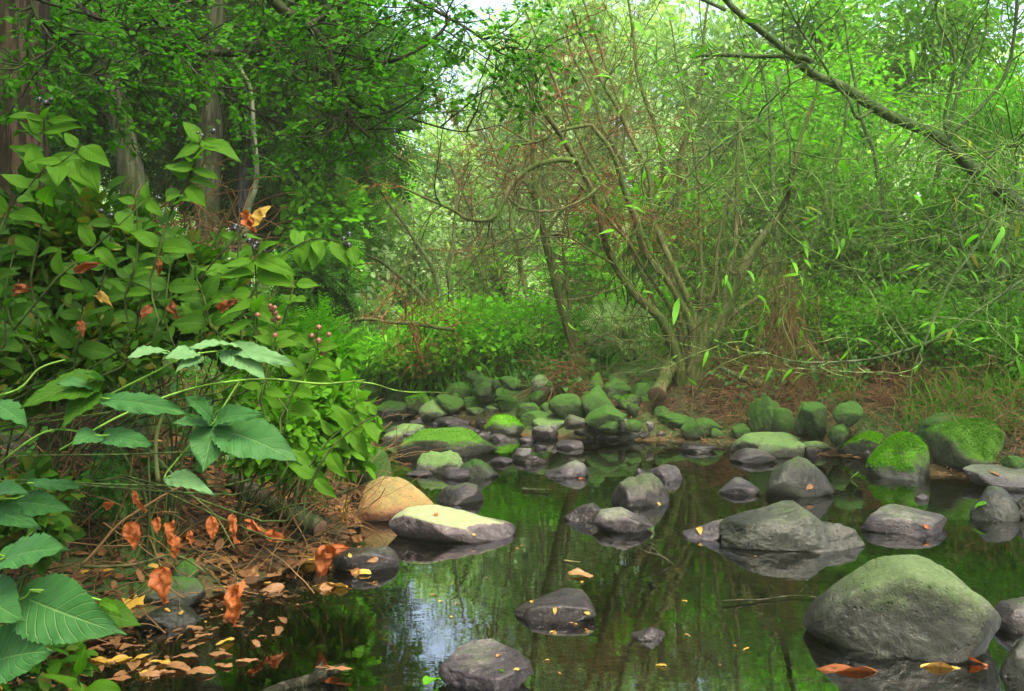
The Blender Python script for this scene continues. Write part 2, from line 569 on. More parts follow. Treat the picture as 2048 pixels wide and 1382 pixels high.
# foliage (albedo; pale carries painted haze, hyperdark painted shade)
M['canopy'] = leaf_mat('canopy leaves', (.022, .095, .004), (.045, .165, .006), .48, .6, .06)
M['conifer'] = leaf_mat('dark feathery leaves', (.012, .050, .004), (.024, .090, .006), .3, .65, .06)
M['lime'] = leaf_mat('lime leaves', (.060, .215, .005), (.105, .33, .008), .48, .6, .08)
M['mid'] = leaf_mat('mid green leaves', (.034, .122, .004), (.072, .210, .006), .45, .6, .08, c3=(.10, .24, .01))
M['willow'] = leaf_mat('willow leaves', (.055, .20, .006), (.105, .33, .009), .48, .55, .12, c3=(.20, .17, .02))
M['pale'] = leaf_mat('haze lightened pale leaves', (.20, .33, .125), (.30, .44, .19), .45, .65, .08)  # lighter than real leaves: the misty glow is put into the colour
M['russet'] = leaf_mat('russet dry leaves', (.10, .035, .012), (.16, .07, .02), .25, .7, .1, tint=(1.3, 1.0, .7))
M['ivy'] = leaf_mat('ivy leaves', (.014, .068, .007), (.032, .125, .011), .3, .5, .2)
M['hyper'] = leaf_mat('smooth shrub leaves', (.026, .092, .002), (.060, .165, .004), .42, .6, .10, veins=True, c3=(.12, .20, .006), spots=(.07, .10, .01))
M['hyperdark'] = leaf_mat('smooth shrub leaves with painted shade', (.013, .052, .002), (.032, .100, .003), .4, .6, .10, veins=True, c3=(.08, .15, .004), spots=(.05, .06, .008))  # darker copy of hyper, shade painted into the leaf colour
M['bramble'] = leaf_mat('bramble leaves', (.020, .078, .018), (.030, .110, .024), .22, .55, .16, veins=True, spots=(.04, .10, .02))
M['bramblepale'] = leaf_mat('pale bramble leaves', (.070, .170, .060), (.10, .21, .075), .22, .6, .2, veins=True)
M['grass'] = leaf_mat('grass blades', (.036, .15, .006), (.075, .24, .010), .4, .6, .1)
M['deadmaroon'] = leaf_mat('maroon dead leaves', (.10, .020, .006), (.17, .045, .010), .25, .6, .15, veins=True, tint=(1.3, .9, .6), spots=(.04, .02, .008))
M['straw'] = leaf_mat('dry straw', (.085, .046, .018), (.18, .11, .045), .12, .8, .1, tint=(1.2, 1.0, .8))
M['deadorange'] = leaf_mat('orange dead leaves', (.20, .034, .005), (.34, .080, .010), .25, .55, .3, veins=True, tint=(1.3, .9, .6), spots=(.10, .02, .008))
M['deadyellow'] = leaf_mat('yellow dead leaves', (.30, .15, .015), (.42, .25, .03), .2, .45, .4, veins=True, tint=(1.2, 1.0, .6), spots=(.2, .06, .02))
M['deadtan'] = leaf_mat('tan dead leaves', (.10, .045, .016), (.22, .10, .036), .10, .5, .3, veins=True, tint=(1.2, 1.0, .8), spots=(.09, .035, .02))
M['mosstuft'] = leaf_mat('bright moss', (.05, .17, .003), (.10, .30, .005), .3, .7, .05)
M['mosstuftdull'] = leaf_mat('olive moss', (.03, .10, .004), (.06, .17, .007), .3, .7, .05)
M['litter'] = leaf_mat('leaf litter', (.045, .020, .008), (.15, .070, .024), .1, .7, .2, c3=(.34, .2, .03), tint=(1.2, 1.0, .8))
M['chips'] = leaf_mat('bark litter', (.055, .026, .012), (.15, .075, .034), .05, .8, .15, tint=(1.2, 1.0, .8))
# bark
M['bark_red'] = bark_mat('reddish brown bark', (.016, .011, .007), (.036, .025, .016), (.03, .05, .012), .15)
M['bark_grey'] = bark_mat('grey furrowed bark', (.020, .020, .012), (.044, .043, .028), (.035, .07, .012), .25)
M['bark_dark'] = bark_mat('dark mossy bark', (.028, .024, .018), (.055, .048, .035), (.03, .06, .010), .35)
M['bark_slate'] = bark_mat('slate grey bark', (.035, .035, .04), (.07, .07, .075), (.03, .05, .02), .1)
M['bark_pale'] = bark_mat('pale smooth bark', (.055, .065, .038), (.10, .11, .07), (.09, .14, .05), .3, bump=.3)
M['bark_willow'] = bark_mat('willow bark', (.085, .058, .030), (.17, .125, .07), (.055, .10, .018), .5)
M['bark_green'] = bark_mat('grey green bark', (.05, .058, .032), (.11, .125, .07), (.05, .095, .025), .5)
M['twig_green'] = bark_mat('green twigs', (.075, .125, .030), (.17, .25, .075), (.06, .13, .02), .45, bump=.2)
M['twig_light'] = bark_mat('pale green shoots', (.13, .20, .055), (.24, .33, .12), (.09, .17, .03), .35, bump=.2)
M['twig_brown'] = bark_mat('brown twigs', (.065, .042, .022), (.135, .092, .048), (.05, .10, .02), .4, bump=.2)
M['twig_rust'] = bark_mat('rust red twigs', (.11, .040, .016), (.18, .075, .032), (.09, .06, .02), .1, bump=.2)
M['stem'] = bark_mat('dark green stems', (.035, .055, .015), (.06, .10, .02), (.05, .05, .02), .2, bump=.1)
M['cane'] = bark_mat('green bramble canes', (.09, .20, .025), (.14, .28, .04), (.12, .12, .03), .2, bump=.1)
M['wood'] = bark_mat('tan bare wood', (.17, .115, .055), (.27, .19, .095), (.07, .10, .03), .35, stretch=.3)
M['endgrain'] = plain_mat('dark rotten end grain', (.07, .04, .022), .9)
M['berry'] = plain_mat('black berries', (.008, .007, .008), .25, .5)
M['berryred'] = plain_mat('russet berries', (.16, .045, .015), .4, .5, .6)
# stone
M['r_green'] = rock_mat('green filmed stone', (.105, .135, .070), (.040, .054, .026), (.032, .092, .010), .92, -.6, .35, wet=.07)
M['r_dark'] = rock_mat('dark mossed stone', (.066, .084, .044), (.026, .034, .017), (.020, .066, .006), .92, -.3, .55, wet=.07)
M['r_boulder'] = rock_mat('grey green boulder stone', (.112, .130, .078), (.036, .042, .026), (.052, .090, .026), .72, -.35, .75, wet=.16, jag=.2)
M['r_wet'] = rock_mat('wet lilac grey stone', (.150, .136, .128), (.050, .044, .042), (.06, .105, .03), .45, .1, .95, wet=.07, wet_rough=.34, rough=.6)
M['r_wetdark'] = rock_mat('wet dark stone', (.092, .082, .068), (.030, .026, .023), (.040, .085, .015), .5, .0, .9, wet=.08, wet_rough=.32, rough=.6)
M['r_pale'] = rock_mat('pale dry stone', (.165, .192, .118), (.080, .095, .055), (.085, .165, .038), .85, -.15, .7, wet=.045)
M['r_cap'] = rock_mat('lilac stone with pale cap', (.165, .138, .132), (.085, .068, .068), (.2, .22, .12), .0, .3, .9, wet=.045, patch=(.165, .195, .098))
M['r_tan'] = rock_mat('tan orange stone', (.28, .135, .052), (.14, .054, .021), (.20, .21, .08), .75, .15, 1.05, wet=.05, speck=.2)
M['r_moss'] = rock_mat('stone under bright moss', (.060, .078, .036), (.026, .032, .017), (.035, .125, .003), 1.0, .12, .62, wet=.07, moss2=(.085, .26, .005))
M['r_mossdull'] = rock_mat('stone under olive moss', (.085, .100, .055), (.034, .040, .024), (.028, .088, .004), .95, .0, .5, wet=.07, moss2=(.052, .145, .007))


def ground_mat():
    m, nt, out = new_mat('bank soil and creek bed'); w = N(nt)
    tc = w.node('ShaderNodeTexCoord'); g = w.node('ShaderNodeNewGeometry')
    v = tc.outputs['Object']
    pos = w.node('ShaderNodeSeparateXYZ'); w.set(pos.inputs[0], g.outputs['Position'])
    a, b, c = w.noise(v, 1.2, 4), w.noise(v, 14, 5, .65), w.noise(v, 60, 4, .7)
    vor = w.node('ShaderNodeTexVoronoi'); w.set(vor.inputs['Vector'], v); vor.inputs['Scale'].default_value = 16
    soil = w.ramp(b, [(.3, (.016, .010, .005)), (.55, (.045, .025, .011)), (.75, (.08, .048, .021))])
    green = w.ramp(c, [(.3, (.012, .035, .006)), (.7, (.035, .095, .012))])
    land = w.mix(w.mapr(a, .42, .6, 0, .9), soil, green)
    bed = w.mix(w.mapr(vor.outputs['Distance'], 0, .7, 0, .7), w.ramp(b, [(.3, (.035, .028, .012)), (.6, (.10, .07, .028)), (.8, (.14, .105, .048))]), (.022, .017, .009))
    silt = w.ramp(w.noise(v, 2.2, 3), [(.42, (.028, .040, .010)), (.62, (.13, .070, .022))])
    bed = w.mix(.55, bed, silt)
    col = w.mix(w.mapr(w.math('ADD', pos.outputs[2], w.math('MULTIPLY', w.math('SUBTRACT', b, .5), .05)), 0.0, .05, 0, 1), bed, land)
    rg = w.mapr(pos.outputs[2], .02, .08, .3, .95)
    h = w.math('ADD', w.math('ADD', b, w.math('MULTIPLY', c, .5)), w.math('MULTIPLY', vor.outputs['Distance'], -.6))
    nt.links.new(w.bsdf(col, rg, .25, w.bump(h, .9, .03)), out.inputs['Surface'])
    return m


def water_mat():
    m, nt, out = new_mat('clear creek water'); w = N(nt)
    tc = w.node('ShaderNodeTexCoord')
    v = w.scale(tc.outputs['Object'], (1.0, 2.6, 1))
    h = w.math('ADD', w.math('MULTIPLY', w.noise(v, 3.0, 3, .5, .3), 1.0), w.math('MULTIPLY', w.noise(v, 16, 3, .5), .13))
    n = w.bump(h, .07, .010)
    fr = w.node('ShaderNodeFresnel'); fr.inputs['IOR'].default_value = 4.6; nt.links.new(n, fr.inputs['Normal'])
    gl = w.node('ShaderNodeBsdfGlossy'); gl.inputs['Roughness'].default_value = .0; gl.inputs['Color'].default_value = (1, 1, 1, 1); nt.links.new(n, gl.inputs['Normal'])
    tr = w.node('ShaderNodeBsdfTransparent'); tr.inputs['Color'].default_value = (.68, .66, .40, 1)
    ms = w.node('ShaderNodeMixShader'); nt.links.new(fr.outputs[0], ms.inputs[0])
    nt.links.new(tr.outputs[0], ms.inputs[1]); nt.links.new(gl.outputs[0], ms.inputs[2])
    nt.links.new(ms.outputs[0], out.inputs['Surface'])
    return m


M['ground'] = ground_mat()
M['water'] = water_mat()

# ------------------------------------------------------------------ terrain
def shore(px, py):
    Y = F_PX * CAM_H / (py - HY)
    return ((px - CX) / F_PX * Y, Y)


CREEK = [(-2.2, -1.5), (-1.75, 1.2), (-1.55, 2.3), shore(140, 1300), shore(330, 1225), shore(520, 1165), shore(640, 1120), shore(715, 1060), shore(690, 1015), shore(770, 955), shore(760, 905),
         (-1.35, 8.1), (-1.9, 9.6), (-1.5, 9.9), shore(840, 838), shore(930, 846), shore(1060, 874), shore(1250, 880), shore(1350, 884), shore(1450, 892), shore(1620, 908), shore(1740, 918),
         shore(1850, 950), shore(1930, 955), shore(2048, 975), (3.9, 4.4), (5.2, 3.2), (6.0, 1.0), (5.5, -1.5)]
_cr = np.array(CREEK)


def creek_dist(x, y):
    """signed distance to the creek outline, positive on land"""
    p = np.stack([x, y], -1)
    best = np.full(x.shape, 1e9)
    inside = np.zeros(x.shape, bool)
    for k in range(len(_cr)):
        a, b = _cr[k], _cr[(k + 1) % len(_cr)]
        ab, ap = b - a, p - a
        t = np.clip((ap @ ab) / (ab @ ab), 0, 1)
        best = np.minimum(best, np.linalg.norm(ap - t[..., None] * ab, axis=-1))
        c = (a[1] > y) != (b[1] > y)
        xi = a[0] + (y - a[1]) / (b[1] - a[1] + 1e-12) * (b[0] - a[0])
        inside ^= c & (x < xi)
    return np.where(inside, -best, best)


def ground_z(x, y):
    x, y = np.asarray(x, float), np.asarray(y, float)
    d = creek_dist(x, y)
    left = 1 / (1 + np.exp((x + 0.9 + 0.06 * (y - 4)) * 5))
    zl = np.interp(d, [0, .15, .5, 1.3, 2.2, 5, 12, 200], [0.0, .05, .20, .62, .85, 1.35, 1.7, 4])
    zr = np.interp(d, [0, .15, .5, 1.0, 2.0, 4, 9, 200], [0.0, .06, .22, .42, .66, .92, 1.25, 4])
    z = zl * left + zr * (1 - left)
    z = np.where(d < 0, -np.minimum(.03 + .30 * -d, .26), z)
    P = np.stack([x, y, 0 * x], -1)
    amp = np.clip(np.abs(d) * .3, 0.0, .12) * np.where(d < 0, .35, 1)
    return z + fbm(P * 1.3, 5) * amp + fbm(P * 6, 9) * np.clip(np.abs(d), 0, .03) * .8


def gz(x, y):
    return float(ground_z(np.array([x]), np.array([y]))[0])


def build_ground():
    def axis(a, b, step, far):
        core = np.arange(a, b + 1e-6, step)
        k = np.cumsum(step * 1.18 ** np.arange(1, 60))
        k = k[k < far]
        return np.concatenate([a - k[::-1], core, b + k])
    xs, ys = axis(-5, 6, .06, 110), axis(0.5, 13, .06, 140)
    X, Y = np.meshgrid(xs, ys)
    Z = ground_z(X, Y)
    V = np.stack([X, Y, Z], -1).reshape(-1, 3)
    nx, ny = len(xs), len(ys)
    i = (np.arange(ny - 1)[:, None] * nx + np.arange(nx - 1)[None]).reshape(-1)
    Q = np.stack([i, i + 1, i + nx + 1, i + nx], -1)
    g = Geo().add(V, Q)
    solo('ground', g, M['ground'], (0, 0, 0), 'leaf littered soil banks and brown creek bed', 'ground', kind='structure')
    g = Geo()
    wx, wy = np.linspace(-4, 8, 7), np.linspace(-2, 12, 8)
    WX, WY = np.meshgrid(wx, wy)
    V = np.stack([WX, WY, 0 * WX], -1).reshape(-1, 3)
    i = (np.arange(7)[:, None] * 7 + np.arange(6)[None]).reshape(-1)
    g.add(V, np.stack([i, i + 1, i + 8, i + 7], -1))
    solo('water', g, M['water'], (0, 0, 0), 'still shallow creek water mirroring the green trees', 'water', kind='structure')


build_ground()

# ------------------------------------------------------------------ rocks
def unit_sphere(sub):
    bm = bmesh.new()
    bmesh.ops.create_icosphere(bm, subdivisions=sub, radius=1.0)
    V = np.array([v.co[:] for v in bm.verts]); T = np.array([[v.index for v in f.verts] for f in bm.faces])
    bm.free()
    return V, T


SPH = {s: unit_sphere(s) for s in (4, 5, 6)}


def rock_points(sub, seed, p=7, nz=.05, prof=None, flat=0):
    D, T = SPH[sub]
    rng = rs(seed)
    n = nrm(rng.normal(size=(16, 3)))
    h = .72 + .32 * rng.random(16)
    if flat:
        n[0] = nrm(np.array([.06 * rng.normal(), -.12, 1.0])); h[0] = flat; p = max(p, 22)
    s = (np.maximum(D @ n.T, 0) / h) ** p
    r = 1 / np.maximum(s.sum(1) ** (1 / p), .78)
    V = D * r[:, None]
    V = V * (1 + nz * fbm(V * 1.7 + seed * 3.1, seed, 3)[:, None] + nz * .65 * fbm(V * 5 + seed, seed + 9, 4)[:, None] + nz * .24 * fbm(V * 17 + seed, seed + 5, 3)[:, None])
    lo, hi = V.min(0), V.max(0)
    V = (V - (lo + hi) / 2) / ((hi - lo) / 2)
    if prof is not None:
        u, hh = np.array(prof).T
        top = np.interp(V[:, 0], u, hh)
        xb = np.linspace(-1, 1, 41)
        zb = np.array([V[np.abs(V[:, 0] - x) < .07, 2].max(initial=.05) for x in xb])
        zb = np.convolve(np.pad(zb, 2, mode='edge'), np.ones(5) / 5, 'valid')
        k = top / np.maximum(np.interp(V[:, 0], xb, zb), .12)
        k = k / 1.0
        V[:, 2] = np.where(V[:, 2] > 0, V[:, 2] * np.clip(k, 0, 3.0), V[:, 2])
        m = V[:, 2].max()
        V[:, 2] = np.where(V[:, 2] > 0, V[:, 2] / m, V[:, 2])
    return V, T


ROCK_N = [0]


def rock(label, x0, x1, yt, yb, mat='r_green', p=7, c=.18, dep=.85, nz=None, prof=None, seed=None, rot=None, name='rock', sub=None, Y=None, cat='rock', back=0.0, group=None, flat=0):
    """a stone that fills the picture box (x0..x1, yt..yb), resting where its foot meets ground or water"""
    ROCK_N[0] += 1
    seed = seed if seed is not None else 100 + ROCK_N[0] * 7
    if nz is None: nz = .055 + .06 * ((seed * 7919) % 100) / 100
    if p in (7, 8): p = 7 + (seed * 31) % 9
    xm = (x0 + x1) / 2
    if Y is None:
        Y = F_PX * CAM_H / max(yb - HY, 60)
        for _ in range(25):
            W = (x1 - x0) / F_PX * Y
            z = max(0.0, gz((xm - CX) / F_PX * Y, Y + W * .12))
            Yn = F_PX * (CAM_H - z) / max(yb - HY, 40)
            Y = .6 * Y + .4 * Yn
        z = max(0.0, CAM_H - (yb - HY) / F_PX * Y)
    else:
        z = CAM_H - (yb - HY) / F_PX * Y
    W = (x1 - x0) / F_PX * Y
    Yc = Y + W * dep * .42 + back
    W = (x1 - x0) / F_PX * Yc
    cx = (xm - CX) / F_PX * Yc
    zt = CAM_H - (yt - HY) / F_PX * Yc
    H = max(zt - z, .012)
    if prof is not None:
        c = min(c, .05)
    cz = z + c * H
    if sub is None:
        sub = 6 if (x1 - x0) > 170 else (5 if (x1 - x0) > 45 else 4)
    V, T = rock_points(sub, seed, p, nz, prof, flat)
    V = V.copy()
    up = zt - cz
    dn = max(.5 * up, .06) + c * H
    V[:, 2] = np.where(V[:, 2] > 0, V[:, 2] * up, V[:, 2] * dn)
    V[:, 0] *= W / 2
    V[:, 1] *= W / 2 * dep
    V += np.array([cx, Yc, cz])
    g = Geo().add(V, None, T)
    o = solo(name, g, M[mat], (cx, Yc, z), label, cat, group)
    if mat in ('r_moss', 'r_mossdull') and (x1 - x0) > 45:
        r = rs(seed + 1)
        a, b, c3 = V[T[:, 0]], V[T[:, 1]], V[T[:, 2]]
        cr = np.cross(b - a, c3 - a); ar = np.linalg.norm(cr, axis=1); nn = cr / ar[:, None]
        cen = (a + b + c3) / 3
        key = nn[:, 2] + .5 * vnoise(cen * 9, seed) + .3 * vnoise(cen * 24, seed)
        wgt = ar * np.clip((key - (.25 if mat == 'r_moss' else .45)) * 2.5, 0, 1) * (cen[:, 2] > z + .04)
        if wgt.sum() > 0:
            n = int(min(9000, 9000 * (W / .4) ** 2)) if Yc < 6.6 else 2500
            k = r.choice(len(T), n, p=wgt / wgt.sum())
            u = r.random((n, 2)); u = np.where(u.sum(1, keepdims=True) > 1, 1 - u, u)
            p = a[k] + (b[k] - a[k]) * u[:, :1] + (c3[k] - a[k]) * u[:, 1:]
            gm = Geo()
            scatter(gm, 'kite', p - nn[k] * .002, nn[k] + r.normal(size=(n, 3)) * .6, r.normal(size=(n, 3)), (.010 if mat == 'r_moss' else .008) * (.5 + r.random(n)), .8)
            part('moss', gm, M['mosstuft' if mat == 'r_moss' else 'mosstuftdull'], o)
    return o


B = dict(name='boulder', cat='boulder')
# -- stones standing in the water, from the front
rock('large smooth grey green boulder by itself in the front water at the right', 1612, 1992, 1104, 1318, 'r_boulder', p=12, c=.12, dep=.8, nz=.06, seed=11,
     prof=[(-1, .13), (-.93, .27), (-.75, .48), (-.54, .72), (-.38, .87), (-.22, .97), (0, 1.0), (.25, .95), (.52, .79), (.78, .55), (.93, .36), (1, .2)], **B)
rock('flat wet slab with small yellow leaves at the bottom edge of the water', 878, 1068, 1308, 1388, 'r_wet', p=14, nz=.06, dep=1.0, flat=.5, seed=23,
     prof=[(-1, .55), (-.9, .72), (-.3, .92), (.2, 1.0), (.7, .98), (.9, .75), (1, .3)])
rock('long pale capped rock with a lilac lower edge at the left of the pool', 778, 1032, 1014, 1084, 'r_cap', p=12, nz=.05, dep=.6, flat=.6, seed=31,
     prof=[(-1, .45), (-.9, .72), (-.72, .97), (-.5, 1.0), (-.25, .96), (.05, .72), (.4, .6), (.8, .48), (.95, .36), (1, .15)])
rock('round tan orange boulder beside the pale capped rock', 711, 880, 953, 1042, 'r_tan', p=9, c=.22, dep=.8, nz=.05, seed=42,
     prof=[(-1, .45), (-.92, .62), (-.7, .86), (-.4, 1.0), (0, .97), (.35, .78), (.6, .58), (.85, .30), (1, .1)], **B)
rock('broad humped rock with a green back and wet lilac foot in the right pool', 1436, 1722, 1010, 1100, 'r_boulder', p=14, nz=.075, dep=.62, flat=.8, seed=57,
     prof=[(-1, .35), (-.8, .58), (-.5, .76), (-.2, .88), (.0, .98), (.15, 1.0), (.3, .78), (.42, .55), (.6, .60), (.8, .52), (.93, .3), (1, .05)], **B)
rock('low lilac ledge running out left from the broad humped rock', 1364, 1492, 1036, 1080, 'r_wet', p=14, nz=.06, seed=61, dep=.7, prof=[(-1, .1), (-.6, .35), (-.1, .75), (.2, 1), (.7, .9), (1, .6)])
rock('flat wet lilac rock to the right of the broad humped rock', 1718, 1909, 1019, 1070, 'r_wet', p=13, nz=.05, flat=.55, seed=66, dep=.6, prof=[(-1, .2), (-.75, .7), (-.4, .95), (0, 1), (.35, .85), (.6, .7), (.85, .6), (1, .3)])
rock('grey green dome boulder standing alone in the right pool', 1524, 1659, 909, 993, 'r_boulder', p=11, dep=.8, nz=.06, seed=73,
     prof=[(-1, .2), (-.85, .42), (-.6, .68), (-.3, .9), (-.05, 1.0), (.2, .95), (.5, .72), (.75, .5), (.93, .3), (1, .1)], **B)
rock('small lilac pointed stone left of the grey green dome boulder', 1433, 1519, 958, 990, 'r_wet', p=13, nz=.05, seed=77, prof=[(-1, .08), (-.5, .55), (-.1, .95), (.2, 1), (.6, .75), (1, .2)])
rock('dark angular rock with a notched top in the middle of the pool', 1217, 1341, 949, 1013, 'r_wetdark', p=16, nz=.08, flat=.65, seed=83, dep=.8, prof=[(-1, .5), (-.85, .66), (-.4, .8), (-.1, .82), (.1, .95), (.45, 1.0), (.75, .7), (1, .3)], **B)
rock('wet lilac rock just behind the dark angular rock', 1292, 1366, 931, 962, 'r_wet', p=13, seed=86, prof=[(-1, .4), (-.5, .8), (0, .95), (.6, 1.0), (1, .6)])
rock('small wet fin of stone at the left shoulder of the dark angular rock', 1266, 1297, 936, 958, 'r_wet', p=15, seed=87)
rock('wet dark stone with a sloping top, left of a matching split stone', 1126, 1211, 1007, 1044, 'r_wetdark', p=13, seed=91, dep=.7, prof=[(-1, .1), (-.5, .6), (0, .9), (.4, 1), (.8, .75), (1, .4)])
rock('split wet lilac stone in front of the dark angular rock', 1184, 1306, 1018, 1066, 'r_wet', p=16, nz=.09, flat=.65, seed=97, dep=.7, prof=[(-1, .3), (-.7, .85), (-.4, .9), (0, 1), (.4, .7), (.8, .4), (1, .1)])
rock('wet dark rock with yellow leaves, alone in the front pool', 1028, 1188, 1187, 1240, 'r_wetdark', p=14, nz=.06, flat=.6, seed=103, dep=.75, prof=[(-1, .1), (-.6, .6), (-.2, .85), (.3, 1), (.75, .95), (.95, .6), (1, .3)])
rock('tiny black wet stone breaking the surface of the front pool', 1262, 1332, 1250, 1281, 'r_wetdark', p=14, seed=107, prof=[(-1, .1), (-.3, .6), (.1, 1), (.5, .7), (1, .1)])
rock('black wet rock at the right picture edge behind the large smooth boulder', 1988, 2110, 1200, 1272, 'r_wetdark', p=12, seed=111)
rock('flat grey rock cut by the lower right corner of the picture', 1980, 2130, 1275, 1400, 'r_boulder', p=12, seed=113, Y=2.45)
rock('round grey stone with a pale leaf stuck on it near the right edge', 1933, 2040, 977, 1042, 'r_boulder', p=9, c=.2, seed=117, prof=[(-1, .15), (-.6, .55), (-.2, .85), (.2, 1), (.6, .95), (.85, .75), (1, .3)], **B)
rock('grey stone half out of the picture beside the round grey stone', 2030, 2110, 985, 1042, 'r_boulder', p=9, seed=119)
rock('smooth flat blue grey rock reaching the right edge behind the round grey stone', 1936, 2120, 937, 980, 'r_wet', p=12, nz=.03, flat=.45, seed=123, dep=.7)
rock('tiny stone tip in open water right of the dome boulder', 1828, 1858, 987, 1001, 'r_wet', p=13, seed=127)
# -- right bank
rock('boulder with a bright velvety moss cap at the right bank water line', 1740, 1862, 865, 959, 'r_moss', p=13, nz=.05, seed=131, dep=.9, prof=[(-1, .2), (-.7, .5), (-.35, .75), (-.05, .95), (.15, 1), (.5, .92), (.8, .7), (1, .4)], **B)
rock('big rounded boulder with an olive moss patch right of the bright moss cap', 1862, 2014, 840, 946, 'r_mossdull', p=9, c=.3, seed=137, nz=.04, **B)
rock('broad green boulder behind the olive mossed boulder', 1828, 1995, 826, 900, 'r_green', p=8, c=.3, seed=139, back=.25, **B)
rock('small mossy stone at the far right shore edge', 2005, 2060, 910, 938, 'r_green', seed=141)
rock('low stone under dark moss at the right bank, bright along its crest', 1676, 1770, 862, 912, 'r_moss', p=8, c=.2, seed=149)
rock('small bare grey cobble in front of the low mossed stone', 1713, 1753, 896, 915, 'r_wetdark', p=6, c=.35, seed=151)
rock('half hidden green stone behind the low mossed stone', 1731, 1772, 851, 882, 'r_green', p=7, c=.3, seed=153)
rock('small flat grey stone between the two mossed stones', 1768, 1794, 879, 894, 'r_pale', seed=155)
rock('tall green boulder with bright moss on its top on the right bank', 1497, 1567, 791, 866, 'r_green', p=10, c=.4, seed=157, **B)
rock('egg shaped green boulder leaning on the tall green boulder', 1529, 1587, 814, 869, 'r_green', p=6, c=.42, seed=161, nz=.03, **B)
rock('narrow leaning mossy stone between egg boulder and block', 1588, 1630, 803, 858, 'r_mossdull', p=8, c=.4, seed=163)
rock('angular green block with a flat sloping face on the right bank', 1600, 1662, 805, 864, 'r_green', p=26, c=.4, flat=.6, seed=168, nz=.025, **B)
rock('broad green stone right of the angular block', 1663, 1734, 802, 850, 'r_green', p=10, c=.4, seed=171, **B)
rock('small mossy stone up the bank behind the angular block', 1633, 1673, 784, 812, 'r_mossdull', p=9, c=.3, seed=173)
rock('square green stone below the broad green stone', 1658, 1703, 845, 881, 'r_green', p=14, c=.4, seed=177)
rock('small green stone left of the tall green boulder', 1464, 1502, 847, 878, 'r_green', p=8, c=.35, seed=179)
rock('long flat pale rock at the right shore, behind the shorter pale one', 1462, 1607, 867, 906, 'r_pale', p=8, c=.3, flat=.55, seed=181, dep=.5, nz=.06)
rock('flat pale rock overlapping the long pale rock', 1510, 1614, 881, 916, 'r_pale', p=8, c=.3, flat=.55, seed=187, dep=.55)
rock('low sloping stone on bark litter right of the pale rocks', 1598, 1668, 881, 903, 'r_pale', p=8, seed=189, dep=.6)
rock('small brown cobble at the tip of the flat pale rock', 1612, 1633, 894, 915, 'r_wetdark', p=7, seed=191)
rock('wet lilac rock in the water before the flat pale rocks', 1458, 1549, 898, 926, 'r_wet', p=13, seed=193, nz=.07, prof=[(-1, .1), (-.6, .7), (-.1, 1), (.4, .95), (.8, .6), (1, .1)])
rock('low wet stone by roots at the right end of the far shore', 1362, 1434, 886, 905, 'r_wetdark', p=12, seed=197)
# -- far bank, right half
rock('flat green stone under hanging roots at the willow foot', 1313, 1398, 824, 855, 'r_green', p=8, c=.35, seed=199)
rock('rounded green boulder hung over by green twigs at the shore', 1359, 1443, 834, 878, 'r_green', p=7, c=.4, seed=203, **B)
rock('small green cobble right of the hung over boulder', 1420, 1448, 856, 876, 'r_green', seed=205)
rock('oval dark green stone at the water line of the far shore', 1229, 1298, 848, 877, 'r_dark', p=7, c=.35, seed=207)
rock('small grey stone peeping over the oval dark stone', 1246, 1282, 838, 852, 'r_green', seed=209)
rock('big dark green boulder leaning left in the far pile', 1096, 1172, 786, 834, 'r_green', p=9, c=.4, seed=211, **B)
rock('tall peaked green boulder in the centre of the far pile', 1161, 1232, 772, 827, 'r_green', p=11, c=.4, seed=217, **B)
rock('wide green boulder with a pale freckled top behind the peaked one', 1198, 1263, 756, 799, 'r_green', p=13, c=.4, seed=221, **B)
rock('squarish green boulder beside the tan log', 1258, 1306, 765, 799, 'r_green', p=13, c=.4, seed=227, **B)
rock('small round mossy boulder in front of the squarish boulder', 1234, 1284, 788, 818, 'r_mossdull', p=8, c=.4, seed=229)
rock('low green boulder in front of the tall peaked boulder', 1169, 1248, 809, 846, 'r_green', p=8, c=.4, seed=233)
rock('smooth green stone with a dark left face near the shore', 1188, 1256, 823, 854, 'r_green', p=8, c=.4, seed=239)
rock('broad pale green flat stone with a wet foot at the shore', 1063, 1144, 834, 864, 'r_pale', p=8, c=.3, seed=241)
rock('wet grey stone below the broad pale green stone', 1063, 1117, 849, 878, 'r_wet', p=10, c=.3, seed=247)
rock('flat reddish brown stone between dark boulder and low boulder', 1128, 1171, 829, 848, 'r_wetdark', p=14, seed=249)
rock('flat wet reddish stone at the shore', 1147, 1190, 856, 874, 'r_wetdark', p=14, seed=251)
rock('lilac wedge stone at the shore', 1184, 1210, 851, 872, 'r_wet', p=14, seed=253)
rock('pale sliver of stone just breaking the water before the oval stone', 1197, 1239, 870, 881, 'r_wet', p=12, seed=257)
rock('wet lilac stone lying alone off the far shore', 1111, 1167, 881, 898, 'r_wet', p=11, seed=259)
rock('thin lilac stone tip left of the lone wet stone', 1067, 1095, 889, 899, 'r_wet', p=11, seed=263)
rock('wet lilac arrowhead rock beside a floating red leaf', 1090, 1178, 920, 955, 'r_wet', p=13, seed=269, prof=[(-1, .05), (-.5, .4), (0, .75), (.4, 1), (.75, .85), (1, .3)])
rock('stone behind the wide freckled boulder', 1211, 1268, 747, 766, 'r_green', seed=271)
rock('mossy stone behind the tall peaked boulder', 1166, 1208, 744, 779, 'r_mossdull', seed=273)
rock('pale stone beside the tangle of dry twigs', 1061, 1109, 748, 790, 'r_pale', p=9, c=.3, seed=277)
rock('grey green cobble below the tangle of dry twigs', 1048, 1090, 789, 811, 'r_green', seed=279)
rock('little brown cobble left of the big leaning boulder', 1080, 1102, 804, 821, 'r_green', seed=281)
